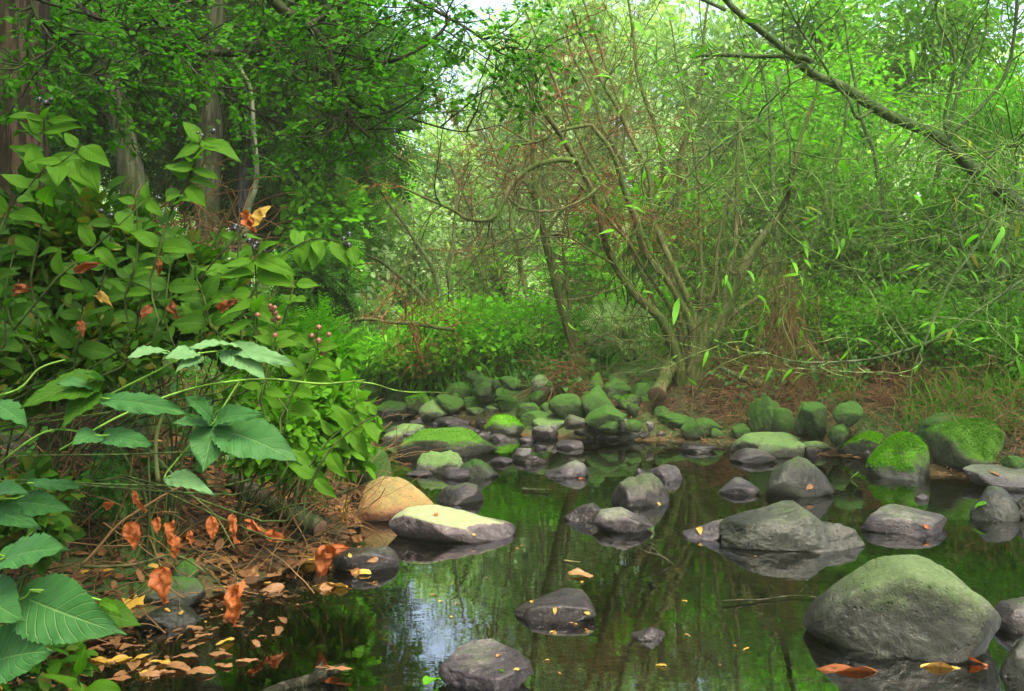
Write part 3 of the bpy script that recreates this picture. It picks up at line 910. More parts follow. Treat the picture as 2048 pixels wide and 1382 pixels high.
# -- far bank, left half
rock('largest dark boulder of the far pile, peaked with a shaded face', 798, 889, 724, 784, 'r_dark', p=15, c=.35, seed=283, nz=.06, prof=[(-1, .35), (-.75, .7), (-.4, .92), (-.15, 1), (.3, .85), (.65, .6), (.9, .3), (1, .1)], **B)
rock('smooth green egg boulder below the largest dark boulder', 770, 838, 760, 813, 'r_green', p=6, c=.45, seed=293, nz=.025, **B)
rock('dark green boulder left of the green egg boulder', 704, 773, 765, 805, 'r_dark', p=8, c=.4, seed=307, **B)
rock('dark boulder at the left end of the far pile', 678, 723, 762, 792, 'r_dark', p=8, c=.4, seed=311)
rock('half hidden stone behind the two left dark boulders', 720, 772, 751, 778, 'r_dark', p=8, c=.3, seed=313)
rock('low dark oval stone at the edge of the dark inlet', 748, 827, 802, 835, 'r_dark', p=7, c=.4, seed=317, dep=.6)
rock('pyramid stone covered in bright moss', 812, 862, 787, 828, 'r_moss', p=16, c=.2, seed=331)
rock('grey brown wedge stone at the dark inlet, right of the moss pyramid', 836, 902, 800, 838, 'r_pale', p=13, c=.2, seed=337)
rock('rounded green stone behind the grey brown wedge', 870, 930, 788, 817, 'r_green', c=.4, seed=347)
rock('small pointed green stone behind the grey brown wedge', 882, 918, 799, 823, 'r_green', p=11, seed=349)
rock('small oval green stone in the middle of the pile', 896, 936, 810, 830, 'r_green', c=.4, seed=353)
rock('broad green stone right of the largest dark boulder', 890, 946, 763, 799, 'r_green', p=9, c=.4, seed=359)
rock('dark faceted boulder right of the broad green stone', 943, 995, 751, 794, 'r_dark', p=16, c=.4, seed=367, **B)
rock('flat stone behind and above the broad green stone', 892, 936, 744, 768, 'r_dark', c=.3, seed=373)
rock('dark sloping stone at the back of the pile below dry stems', 932, 971, 740, 766, 'r_dark', p=12, c=.3, seed=379)
rock('long low green stone in the second row of the pile', 927, 994, 793, 819, 'r_green', c=.4, seed=383, dep=.6)
rock('pale green stone behind the long low stone', 984, 1037, 775, 797, 'r_green', c=.3, seed=389)
rock('round stone high in the pile under the dark back cobble', 999, 1033, 759, 780, 'r_green', c=.4, seed=397)
rock('dark back cobble near the top of the pile', 1016, 1057, 745, 770, 'r_dark', p=11, c=.3, seed=401)
rock('flat bright stone behind the round stone', 996, 1042, 752, 770, 'r_green', c=.3, seed=409)
rock('oval green stone right of the long low stone', 989, 1039, 790, 809, 'r_green', c=.4, seed=419)
rock('pointed dark cobble before the oval green stone', 995, 1033, 801, 824, 'r_dark', p=12, c=.3, seed=421)
rock('grey cobble left of the pointed dark cobble', 968, 998, 811, 827, 'r_pale', c=.4, seed=431)
rock('low grey cobble at the pile foot', 933, 971, 814, 829, 'r_pale', c=.3, seed=433)
rock('rounded green stone at the pile foot, right of the pointed cobble', 1031, 1084, 804, 833, 'r_green', c=.4, seed=439)
rock('smooth green stone at the shore with a bare lower face', 1040, 1113, 821, 844, 'r_green', c=.4, seed=443, dep=.6)
rock('domed rock with a bright moss crown standing in the far water', 962, 1053, 828, 870, 'r_moss', p=7, c=.15, seed=449, nz=.03, **B)
rock('pale low dome rock at the left shore behind the mossy slab', 769, 850, 848, 871, 'r_pale', c=.3, seed=457)
rock('grey rounded rock left of the mossy slab', 764, 806, 861, 885, 'r_pale', c=.3, seed=461)
rock('big flat slab under a carpet of soft green moss', 796, 998, 860, 914, 'r_mossdull', p=10, nz=.05, flat=.55, seed=463, dep=.55, prof=[(-1, .25), (-.85, .6), (-.6, .92), (-.2, .98), (.2, 1), (.45, .85), (.65, .5), (.85, .28), (1, .05)], **B)
rock('lumpy pale topped rock in front of the mossy slab', 831, 930, 901, 947, 'r_pale', p=11, nz=.09, seed=467, dep=.7, prof=[(-1, .4), (-.8, .8), (-.4, .95), (0, .85), (.4, 1), (.7, .8), (1, .2)], **B)
rock('dark mossed rock leaning right beside the pale topped rock', 913, 998, 918, 956, 'r_dark', p=11, seed=479, dep=.7, prof=[(-1, .4), (-.6, .8), (-.2, 1), (.2, .9), (.6, .5), (1, .05)])
rock('low wet grey stone below the leaning dark rock', 884, 940, 936, 958, 'r_wet', p=11, seed=487)
rock('dark wet stone in the water right of the tan boulder', 871, 968, 966, 1009, 'r_wetdark', p=13, seed=491, nz=.07, prof=[(-1, .3), (-.6, .7), (-.1, .85), (.3, 1), (.7, .9), (1, .3)])
rock('wet flat stones edge at the dark inlet', 862, 943, 834, 850, 'r_wet', p=13, seed=499)
rock('tiny wet stone in the dark inlet', 819, 846, 839, 848, 'r_wet', p=11, seed=503)
rock('wet grey stone between mossy slab and inlet', 892, 955, 848, 864, 'r_wet', p=11, seed=509)
rock('low wet stone before the moss crowned rock', 976, 1023, 867, 882, 'r_wet', p=11, seed=521)
rock('small wet wedge left of the moss crowned rock', 952, 979, 863, 876, 'r_wet', p=11, seed=523)
rock('pale wet sliver of stone right of the moss crowned rock', 1038, 1067, 873, 885, 'r_wet', p=11, seed=541)
rock('cracked lilac stone, the upper of a close pair in the pool', 1023, 1064, 896, 921, 'r_wet', p=12, seed=547)
rock('wet dark stone, the lower of a close pair in the pool', 1037, 1093, 908, 929, 'r_wetdark', p=12, seed=557)
rock('low wet stone left of the close pair', 980, 1026, 913, 929, 'r_wet', p=12, seed=563)
rock('flat stone ringed by shallow water near the left shore', 812, 866, 941, 953, 'r_wet', p=12, seed=569)
# -- left shore
rock('large green grey boulder half under the left bushes', 688, 782, 898, 984, 'r_green', p=8, c=.3, seed=571, **B)
rock('flat dark shore stone strewn with leaves below the pale capped rock', 668, 800, 1092, 1142, 'r_wetdark', p=12, seed=577, nz=.04)
rock('rounded dark stone behind the orange hanging leaf', 283, 408, 1150, 1218, 'r_green', p=7, c=.35, seed=587)
rock('smooth dark stone half in the leafy water at the left', 270, 405, 1208, 1256, 'r_dark', p=8, c=.3, seed=593)
rock('small upright dark stone at the left shore', 345, 398, 1118, 1175, 'r_green', p=9, c=.35, seed=599)
rock('round boulder furred with moss in the shade at the left', 40, 150, 995, 1115, 'r_mossdull', p=7, c=.4, seed=601, nz=.04, **B)
rock('mossy boulder in deep shade at the left picture edge', -60, 75, 845, 960, 'r_mossdull', p=8, c=.4, seed=607, **B)
rock('pale stone showing through the left bushes', 525, 640, 780, 840, 'r_pale', p=8, c=.4, seed=613)

# small cobbles wedged between and behind the boulders of the far pile
rc = rs(640)
for k in range(46):
    px = 690 + 640 * rc.random(); py = (752 + 50 * rc.random()) if px < 1050 else (742 + 70 * rc.random())
    w_ = 16 + 20 * rc.random()
    rock('small green cobble wedged among the far boulders', px, px + w_, py, py + w_ * (.5 + .25 * rc.random()), 'r_green' if k % 3 else 'r_dark', seed=650 + k, c=.3, name='cobble', cat='cobble', group='cobbles of the far pile')
for k in range(34):
    px = 800 + 620 * rc.random(); py = 828 + 36 * rc.random() + max(0, (px - 1000) * .03)
    w_ = 9 + 14 * rc.random()
    rock('small wet pebble at the far water edge', px, px + w_, py, py + w_ * (.4 + .2 * rc.random()), 'r_wetdark' if k % 2 else 'r_wet', seed=760 + k, c=.3, name='pebble', cat='pebble', group='pebbles at the far water edge', sub=4)

# ------------------------------------------------------------------ trees near enough to show limbs
def grow(root, name, mat, limbs):
    """each hand placed limb is a part of the tree; returns the point lists for the twigs"""
    out = []
    for k, (P, R) in enumerate(limbs):
        g = Geo()
        tubes(g, P, R, 10 if R.max() > .03 else 6)
        part(name if k == 0 else ('limb' if name == 'trunk' else name), g, mat, root)
        out.append(P)
    return out


def twigs(root, levels, mat, name='twigs', S=3):
    g = Geo()
    for P, R in levels:
        tubes(g, P, R, S)
    return part(name, g, mat, root)


def hang_leaves(root, src, n, kind, size, mat, rng, droop=.8, name='crown', lo=.2, spread=.7, face=(0, -.5, .8)):
    g = Geo()
    p, t, i, u = sample_on(src, n, rng, lo, 1)
    d = t * .6 + perp(t, rng) * spread + np.array([0, 0, -droop])
    up = rng.normal(size=(n, 3)) * .55 + np.array(face)
    scatter(g, kind, p, d, up, size * (.55 + .9 * rng.random(n)), .8 + .5 * rng.random(n))
    return part(name, g, mat, root)


def with_foot(P, R, flare=1.5):
    R = R.copy()
    R[-3:] *= np.linspace(1.1, flare, 3)
    return P, R


# ---- the overhanging broadleaf whose limbs come in from the upper left
rng = rs(1)
base = np.array([-3.1, 4.0, gz(-3.1, 4.0)])
tr = thing('broadleaf_tree', 'tree with dark curved limbs and small leaves overhanging the creek at upper left', 'tree', base)
top = np.array([-2.75, 4.0, 3.1])
trunkP = smooth_line([base - [0, 0, .1], base + [.05, 0, .9], [-2.85, 4.0, 2.3], top, [-2.5, 4.1, 4.2]], 20)
L = [(trunkP, np.linspace(.17, .06, 20))]
def from_top(pix, w0, w1, Y, seed, n=30):
    P, R = limb(pix, w0, w1, n, .02, seed, Y)
    return P, R
L.append(from_top([(-200, -340), (180, -200), (480, -60), (560, 20), (625, 60), (660, 110), (680, 190), (700, 230), (712, 250), (740, 275)], 30, 5, 4.0, 11))
L.append(from_top([(300, 30), (370, 85), (430, 107), (520, 107), (560, 122), (640, 140), (690, 138), (770, 125), (830, 100), (880, 60), (900, 30)], 16, 5, 4.1, 12))
L.append(from_top([(-200, -340), (60, -120), (140, -10), (190, 30), (240, 45), (300, 80), (360, 105), (420, 108)], 20, 8, 3.9, 13))
L.append(from_top([(612, 50), (650, 35), (700, 0), (740, -60)], 12, 6, 4.0, 14))
L.append(from_top([(560, 122), (600, 160), (650, 155), (680, 145)], 7, 3, 4.05, 15))
L.append(from_top([(-200, -340), (30, -60), (70, 30), (110, 90), (95, 120), (50, 125), (-10, 95)], 9, 3, 3.4, 16))
L.append(from_top([(-20, 110), (80, 130), (180, 155), (260, 165), (370, 170)], 5, 2, 3.6, 17))
L.append(from_top([(680, 200), (760, 215), (850, 240), (930, 260), (1000, 250)], 6, 2, 4.3, 18))
L.append(from_top([(740, -60), (850, 10), (940, 60), (1010, 110), (1060, 130)], 9, 3, 4.5, 19))
L.append(from_top([(640, 140), (700, 200), (770, 290), (820, 330)], 6, 2, 4.4, 20))
L.append(from_top([(360, 110), (420, 170), (520, 230), (600, 270), (660, 330)], 6, 2, 4.3, 21))
L.append(from_top([(480, -60), (400, 20), (330, 120), (250, 200)], 7, 2, 4.6, 22))
pts = grow(tr, 'trunk', M['bark_dark'], L)
lev = branch_out(pts[1:], (240, 900), (.50, .24), (.0055, .0022), rng, curl=.10, grav=-.02, spread=1.0, lo=.22, K=(9, 6), up=-.02)
keep = [P[:, -1, 2] > 1.66 + np.clip(P[:, -1, 0] + .9, 0, .6) * .5 for P, R in lev]
lev = [(P[m], R[m]) for (P, R), m in zip(lev, keep)]
twigs(tr, lev, M['bark_dark'])
g = Geo()
srcs = lev[1][0]
p, t, i, u = sample_on(srcs, 11500, rng, .1, 1)
ok = p[:, 2] > 1.70 + .12 * vnoise(p * 3, 4) + np.clip(p[:, 0] + .9, 0, .6) * .55
p, t = p[ok], t[ok]
side = nrm(np.cross(t, np.array([[0, 0, 1.]])) + 1e-6) * rng.choice([-1, 1], (len(p), 1))
d = t * .55 + side * .8 + rng.normal(size=p.shape) * .25 + np.array([0, 0, -.18])
scatter(g, 'oval', p, d, rng.normal(size=p.shape) * .35 + np.array([0, -.35, 1]), .030 * (.6 + .8 * rng.random(len(p))), 1.0 + .4 * rng.random(len(p)))
part('crown', g, M['canopy'], tr)
g = Geo()
for (cx, cy, cz, rx, ry, rz, n) in [(-5.6, 3.0, 5.4, 2.4, 3.2, 1.2, 4200), (-4.4, 7.0, 6.4, 2.6, 3.0, 1.3, 3800), (-2.4, 1.6, 5.2, 1.7, 1.8, .9, 3000), (-.7, .3, 4.9, 1.4, 1.5, .7, 2600), (-3.6, .0, 4.6, 2.4, 2.0, 1.0, 2600)]:
    crown(g, (cx, cy, cz), (rx, ry, rz), n, n // 60, 'oval', .13, rng, spread=.13)
part('unseen_shade_crown', g, M['canopy'], tr)  # foliage added above the view to shade the left bank

# ---- trunks of the shaded wood on the left bank
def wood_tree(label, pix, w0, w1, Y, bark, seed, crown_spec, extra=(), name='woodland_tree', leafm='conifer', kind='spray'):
    P, R = limb(pix, w0, w1, 26, .03, seed, Y)
    b = P[0] if P[0, 2] < P[-1, 2] else P[-1]
    P, R = (P[::-1], R[::-1]) if P[0, 2] > P[-1, 2] else (P, R)
    zb = gz(b[0], b[1]) - .1
    foot = np.array([[P[0, 0], P[0, 1], zb]])
    if zb < P[0, 2] - .05:
        P = np.concatenate([foot, P]); R = np.concatenate([[R[0] * 1.25], R])
    t = thing(name, label, 'tree', (P[0, 0], P[0, 1], max(zb, P[0, 2] - .1)))
    grow(t, 'trunk', bark, [(P, R)])
    rng = rs(seed)
    lim = []
    for e in extra:
        lim.append(limb(e[0], e[1], e[2], 20, .03, seed + 3, Y - .1))
    for k, (PP, RR) in enumerate(lim):
        part('limb', tubes(Geo(), PP, RR, 7), M[e[3]] if len(e) > 3 else bark, t)
    g = Geo()
    for (px, py, Yc, rx, rz, n, size) in crown_spec:
        c = at(px, py, Yc)
        k = Yc / F_PX
        crown(g, c, (rx * k, rx * k * .8, rz * k), n, max(12, n // 60), kind, size, rng, spread=.15, droop=.15, flat=.35)
    if crown_spec:
        part('crown', g, M[leafm], t)
    return t


wood_tree('thick reddish brown trunk cut by the left picture edge', [(30, 480), (22, 300), (20, 100), (30, -120)], 150, 138, 5.2, M['bark_red'], 31, [(60, -60, 5.8, 260, 130, 500, .22)], leafm='canopy')
wood_tree('leaning dark grey trunk second from the left edge', [(285, 480), (258, 330), (225, 150), (205, -80)], 50, 44, 8.0, M['bark_grey'], 32, [(330, 100, 9.8, 300, 170, 2400, .30), (140, 120, 9.4, 90, 240, 1100, .28)])
wood_tree('straight grey furrowed trunk with a pale foot behind the berry shrub', [(418, 560), (416, 420), (424, 200), (432, -80)], 52, 46, 9.0, M['bark_grey'], 33, [(480, 190, 10.5, 320, 220, 2600, .36), (430, -40, 10.0, 330, 130, 1400, .36)])
wood_tree('dark slate trunk partly hidden by a thin pale stem', [(482, 480), (488, 400), (497, 260), (503, 60), (505, -100)], 34, 28, 10.0, M['bark_slate'], 34, [(610, 250, 11.5, 260, 230, 2000, .36)])
t = wood_tree('thin pale curved stem in front of the dark slate trunk', [(490, 440), (497, 405), (511, 370), (513, 320), (509, 270), (500, 180), (480, 140), (455, 95)], 13, 7, 8.6, M['bark_pale'], 35, [], name='young_tree')
wood_tree('slender dark trunk with a branch sloping up to the right', [(580, 560), (578, 430), (572, 300), (566, 120)], 18, 13, 11.5, M['bark_dark'], 36, [(650, 120, 12.5, 220, 150, 1500, .34)], extra=[([(520, 352), (560, 340), (600, 328), (640, 318)], 9, 6)])
wood_tree('far slender dark trunk right of the branch sloping up', [(668, 560), (664, 420), (660, 300), (652, 150)], 14, 9, 14, M['bark_dark'], 37, [(690, 330, 14.5, 120, 170, 900, .34)], leafm='mid')

# lime crowned trees at the edge of the wood
def crown_tree(label, base_px, Y, blobs, leafm, kind, size, seed, bark='bark_dark', w=14, name='tree', dens=1.0, spread=.15, droop=.25, group=None):
    b = at(base_px, HY, Y); z = gz(b[0], Y)
    t = thing(name, label, 'tree', (b[0], Y, z), group)
    rng = rs(seed)
    g, gt = Geo(), Geo()
    k = Y / F_PX
    zs = [at(bx, by, Y)[2] for bx, by, *_ in blobs]
    topb = blobs[int(np.argmax(zs))]
    P = smooth_line([(b[0], Y, z - .1), (b[0] + .1 * rng.normal(), Y, z + .35 * (max(zs) - z)), at(topb[0], topb[1], Y)], 14)
    tubes(gt, P, np.linspace(w * k * .5, w * k * .12, 14), 7)
    part('trunk', gt, M[bark], t)
    for (bx, by, rx, rz, n) in blobs:
        n = int(n * dens)
        c = at(bx, by, Y + rng.normal() * .25)
        crown(g, c, (rx * k, rx * k * .75, rz * k), n, max(10, n // 50), kind, size, rng, spread=spread, droop=droop)
        q = P[int(rng.integers(5, 10))]
        part('limb', tubes(Geo(), walk(q[None], (c - q)[None], [np.linalg.norm(c - q)], 12, .05, 0, rng), np.linspace(w * k * .2, w * k * .05, 12)[None], 5), M[bark], t)
    part('crown', g, M[leafm], t)
    return t


crown_tree('yellow green tree at the edge of the dark wood above the far creek', 655, 10.0, [(640, 440, 75, 90, 1700), (680, 520, 40, 60, 800), (600, 330, 90, 90, 1500), (690, 410, 40, 70, 700), (620, 560, 70, 60, 800)], 'lime', 'oval', .095, 41, w=16)
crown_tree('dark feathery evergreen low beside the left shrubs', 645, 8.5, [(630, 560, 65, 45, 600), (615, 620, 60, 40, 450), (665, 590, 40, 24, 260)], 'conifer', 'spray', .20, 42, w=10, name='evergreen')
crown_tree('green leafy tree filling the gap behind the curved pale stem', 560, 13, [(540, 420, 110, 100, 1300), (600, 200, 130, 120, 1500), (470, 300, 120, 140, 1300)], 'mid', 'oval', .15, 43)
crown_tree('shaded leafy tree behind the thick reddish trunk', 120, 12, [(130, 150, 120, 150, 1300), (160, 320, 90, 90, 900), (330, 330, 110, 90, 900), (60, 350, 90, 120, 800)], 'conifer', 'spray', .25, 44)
crown_tree('bright leaved tree high above the overhanging limbs', 620, 13.5, [(720, 60, 190, 110, 2200), (600, 170, 110, 90, 900), (820, 170, 110, 80, 1100), (480, 0, 130, 60, 700)], 'mid', 'oval', .12, 45, w=18)

# ---- willows of the far bank
def willow(label, base, limbs, seed, bark, twig, counts=(60, 260, 700), lens=(1.1, .6, .35), radii=(.008, .0042, .0024), leaves=0, lsize=.1, part0='trunk', name='willow_tree', leafm='willow', curl=.2, S=3, bare=None):
    t = thing(name, label, 'tree', base)
    pts = grow(t, part0, bark, limbs)
    rng = rs(seed)
    lev = branch_out(pts if bare is None else [p for k, p in enumerate(pts) if k not in bare], counts, lens, radii, rng, curl=curl, grav=.0, spread=1.0, lo=.3, K=(12, 9, 8), up=.15)
    twigs(t, lev, twig, S=S)
    if leaves:
        hang_leaves(t, lev[-1][0], leaves, 'lance', lsize, M[leafm], rng)
    return t


def onto(P, R, x, y, flare=1.45):
    """run the lower end of a limb down into the ground"""
    z = gz(P[-1, 0], P[-1, 1]) - .12
    if P[-1, 2] > z:
        P = np.concatenate([P, [[P[-1, 0] + .01, P[-1, 1], z]]]); R = np.concatenate([R, [R[-1] * 1.25]])
    R = R.copy(); R[-4:] *= np.linspace(1.05, flare, 4)
    return P, R


Yw = 8.3
bw = at(1372, 772, Yw); bz = gz(bw[0], Yw)
# limbs run from the tip down to the shared foot
WL = [limb([(1650, 60, 8.0), (1632, 180, 8.0), (1604, 280, 8.0), (1585, 345, 8.0), (1568, 410), (1530, 470), (1492, 530), (1462, 600), (1430, 655), (1395, 715), (1372, 775)], 5, 34, 40, .03, 51, Yw),
      limb([(1062, 140, 7.4), (1076, 205, 7.5), (1120, 272, 7.7), (1152, 318, 7.8), (1182, 385, 7.9), (1204, 460, 8.0), (1232, 530), (1282, 602), (1330, 655), (1356, 710), (1366, 775)], 9, 27, 40, .03, 52, Yw),
      limb([(1182, 250, 8.0), (1222, 302, 8.0), (1242, 365, 8.1), (1270, 432, 8.2), (1292, 505), (1342, 565), (1370, 625), (1388, 690), (1380, 775)], 10, 26, 36, .03, 53, Yw),
      limb([(1145, 20, 8.8), (1180, 110, 8.8), (1222, 200, 8.7), (1250, 260, 8.7), (1290, 330, 8.6), (1310, 440, 8.5), (1345, 540), (1392, 640), (1400, 700), (1390, 775)], 7, 20, 36, .03, 54, Yw),
      limb([(1478, 240, 8.6), (1474, 400, 8.6), (1466, 490, 8.6), (1452, 570, 8.5), (1446, 630), (1425, 700), (1400, 775)], 9, 20, 30, .025, 55, Yw),
      limb([(1600, 560, 8.4), (1540, 585, 8.4), (1490, 612), (1460, 640), (1420, 690), (1402, 775)], 7, 18, 24, .025, 56, Yw)]
WL += [limb([(1050, 20, 8.8), (1102, 150, 8.8), (1182, 330, 8.7), (1290, 560, 8.5), (1372, 775)], 4, 14, 30, .03, 251, Yw),
       limb([(1160, -20, 9.0), (1202, 100, 9.0), (1272, 300, 8.8), (1332, 500, 8.6), (1380, 775)], 4, 13, 30, .03, 252, Yw),
       limb([(1340, 40, 9.0), (1382, 250, 8.9), (1404, 500, 8.7), (1392, 775)], 4, 13, 30, .03, 253, Yw),
       limb([(1520, 120, 8.8), (1470, 330, 8.8), (1428, 560, 8.6), (1396, 775)], 4, 12, 30, .03, 254, Yw),
       limb([(1000, 250, 8.4), (1130, 340, 8.4), (1250, 480, 8.4), (1350, 640, 8.4), (1376, 775)], 4, 12, 30, .03, 255, Yw)]
WL = [onto(P, R * .8, 0, 0) for P, R in WL]
WL.append(limb([(1152, 322, 7.8), (1110, 320), (1062, 338), (1016, 380), (986, 436), (940, 441), (908, 420), (858, 398), (800, 372)], 13, 5, 30, .03, 57, 7.7))
WL.append(limb([(1200, 372, 7.9), (1160, 402), (1100, 421), (1042, 412), (1008, 385)], 6, 6, 20, .02, 58, 7.8))
WL.append(limb([(1182, 250, 8.0), (1120, 265), (1080, 284), (1022, 292), (960, 310)], 8, 3, 20, .02, 59, 7.9))
WL.append(limb([(1232, 530, 8.2), (1190, 505), (1130, 470), (1080, 476), (1000, 490), (940, 520)], 6, 3, 22, .03, 60, 8.2))
wt = willow('multi stemmed willow leaning out from one mossy foot on the far bank', (bw[0], Yw, bz), WL, 61, M['bark_willow'], M['twig_brown'], counts=(120, 620, 1500), lens=(1.25, .75, .5), radii=(.0075, .0034, .0020), curl=.11, leaves=500, lsize=.08, part0='stem')
# fans of rust red dead twiglets on the willow's upper stems
rng = rs(62)
lev = branch_out([WL[11][0], WL[1][0][:22], WL[2][0][:22], WL[13][0], WL[3][0][:20], WL[6][0][:18], WL[7][0][:18]], (100, 460, 900), (.7, .42, .22), (.005, .0032, .0024), rng, curl=.14, spread=1.0, lo=.05, K=(8, 7, 5), up=.2)
twigs(wt, lev, M['twig_rust'], 'dead_twigs')

P, R = onto(*limb([(1058, 130, 9.0), (1066, 300, 9.0), (1078, 420, 9.1), (1088, 480), (1110, 560), (1132, 640), (1152, 700), (1166, 745)], 7, 30, 34, .03, 71, 9.2), 0, 0)
L2 = limb([(1088, 480, 9.2), (1120, 430), (1150, 400), (1190, 330)], 9, 4, 18, .03, 72, 9.2)
L3 = limb([(1080, 430, 9.1), (1060, 380), (1030, 350), (990, 330)], 9, 3, 18, .03, 73, 9.1)
L4 = limb([(1140, 620, 9.2), (1135, 540), (1125, 470), (1135, 400)], 8, 4, 18, .03, 74, 9.3)
willow('single slender trunk leaning left, left of the multi stemmed willow', tuple(P[-1]), [(P, R), L2, L3, L4], 75, M['bark_willow'], M['twig_brown'], counts=(60, 300, 700), radii=(.007, .0034, .002), curl=.11, lens=(1.1, .7, .45), leaves=100, lsize=.08)
P, R = onto(*limb([(1010, 380, 13.0), (1030, 470, 13.0), (1045, 545), (1066, 630)], 6, 13, 22, .04, 76, 13.2), 0, 0)
willow('thin straight dead trunk rising behind the ivy mound', tuple(P[-1]), [(P, R)], 77, M['bark_willow'], M['twig_brown'], counts=(24, 90, 150), lens=(1.3, .7, .4), radii=(.012, .006, .004))
P, R = onto(*limb([(900, 330, 13.5), (950, 440, 13.5), (976, 520), (1016, 600)], 5, 12, 22, .04, 78, 13.5), 0, 0)
willow('thin trunk leaning left behind the bright sapling', tuple(P[-1]), [(P, R), limb([(955, 520, 13.5), (920, 505), (905, 512)], 7, 4, 10, .02, 79, 13.5)], 80, M['bark_dark'], M['twig_green'], counts=(24, 90, 150), lens=(1.3, .7, .4), radii=(.012, .006, .004))

# the big diagonal limb across the upper right, its tree rooted beyond the right edge
root = np.array([4.6, 5.6, gz(4.6, 5.6)])
Yd = 4.9
main = limb([(1395, -80, 4.6), (1452, 0, 4.6), (1540, 74, 4.7), (1592, 118, 4.7), (1622, 140), (1690, 176), (1742, 212), (1862, 272), (1930, 326), (1962, 352), (2050, 418, 5.0), (2180, 520, 5.2), (2330, 640, 5.4), (2440, 800, 5.6)], 10, 34, 48, .02, 81, Yd)
main = (np.concatenate([main[0], [[4.6, 5.6, root[2] - .1]]]), np.concatenate([main[1], [main[1][-1] * 1.2]]))
DL = [main,
      limb([(1622, 122, 4.8), (1600, 113), (1520, 116), (1440, 111), (1380, 114)], 12, 6, 20, .015, 82, 4.7),
      limb([(1625, 122, 4.8), (1572, 148, 4.6), (1540, 200, 4.5), (1500, 240, 4.4), (1402, 320, 4.3), (1330, 428, 4.3)], 7, 4, 26, .02, 83, 4.5),
      limb([(1745, 222, 4.9), (1716, 236), (1698, 200), (1672, 172), (1640, 120), (1600, 60), (1570, 0)], 8, 4, 26, .02, 84, 4.8),
      limb([(1935, 328, 4.9), (1898, 284), (1960, 214), (2010, 150), (2030, 60), (2036, -20)], 10, 6, 26, .02, 85, 4.8),
      limb([(1896, 280, 4.8), (1886, 240), (1898, 170), (1904, 100), (1880, 40), (1870, -20)], 8, 4, 24, .02, 86, 4.8),
      limb([(1452, 20, 4.6), (1380, -10), (1300, -20)], 8, 4, 12, .01, 87, 4.6),
      limb([(1550, 150, 4.6), (1560, 200, 4.5), (1580, 280, 4.4), (1580, 340, 4.4)], 4, 3, 16, .015, 88, 4.5),
      limb([(2060, 430, 5.0), (2010, 420, 4.8), (1960, 470, 4.6), (1900, 560, 4.4), (1860, 650, 4.3), (1830, 740, 4.25), (1822, 790, 4.2)], 8, 3, 26, .03, 89, 4.6),
      limb([(2180, 520, 5.2), (2048, 560, 4.8), (1980, 610, 4.6), (1880, 680, 4.5), (1760, 722, 4.4), (1600, 726, 4.4), (1500, 690, 4.4)], 8, 3, 30, .03, 90, 4.6),
      limb([(2180, 520, 5.2), (2090, 360, 4.6), (2040, 300, 4.3), (1960, 330, 4.2), (1900, 420, 4.1)], 8, 3, 22, .03, 91, 4.6)]
dt = willow('big willow leaning in from the right with a thick diagonal limb', tuple(root), DL, 92, M['bark_green'], M['twig_green'], counts=(130, 460, 620), lens=(.95, .6, .38), radii=(.0040, .0021, .0013), leaves=460, lsize=.085, curl=.15, bare=(0, 8, 9))
rng = rs(93)
g = Geo()
for (cx, cy, cz, rx, ry, rz, n) in [(4.6, 4.4, 6.0, 2.2, 1.9, .9, 2600), (6.2, 6.5, 6.2, 2.0, 2.2, 1.0, 2200), (5.6, 2.6, 5.4, 1.6, 1.6, .8, 1300)]:
    crown(g, (cx, cy, cz), (rx, ry, rz), n, n // 50, 'lance', .22, rng, spread=.14)
part('unseen_shade_crown', g, M['willow'], dt)  # unseen foliage added overhead to half-shade the right bank and its rocks
lev = branch_out([DL[8][0], DL[9][0], DL[10][0]], (70, 240), (.75, .5), (.0028, .0015), rng, curl=.12, grav=-.05, spread=.9, lo=.1, K=(12, 9), up=.0)
lev = [(P[P[:, :, 2].min(1) > .72], R[P[:, :, 2].min(1) > .72]) for P, R in lev]
twigs(dt, lev, M['twig_light'], 'hanging_shoots')
hang_leaves(dt, lev[1][0], 170, 'lance', .065, M['willow'], rng, name='hanging_leaves')
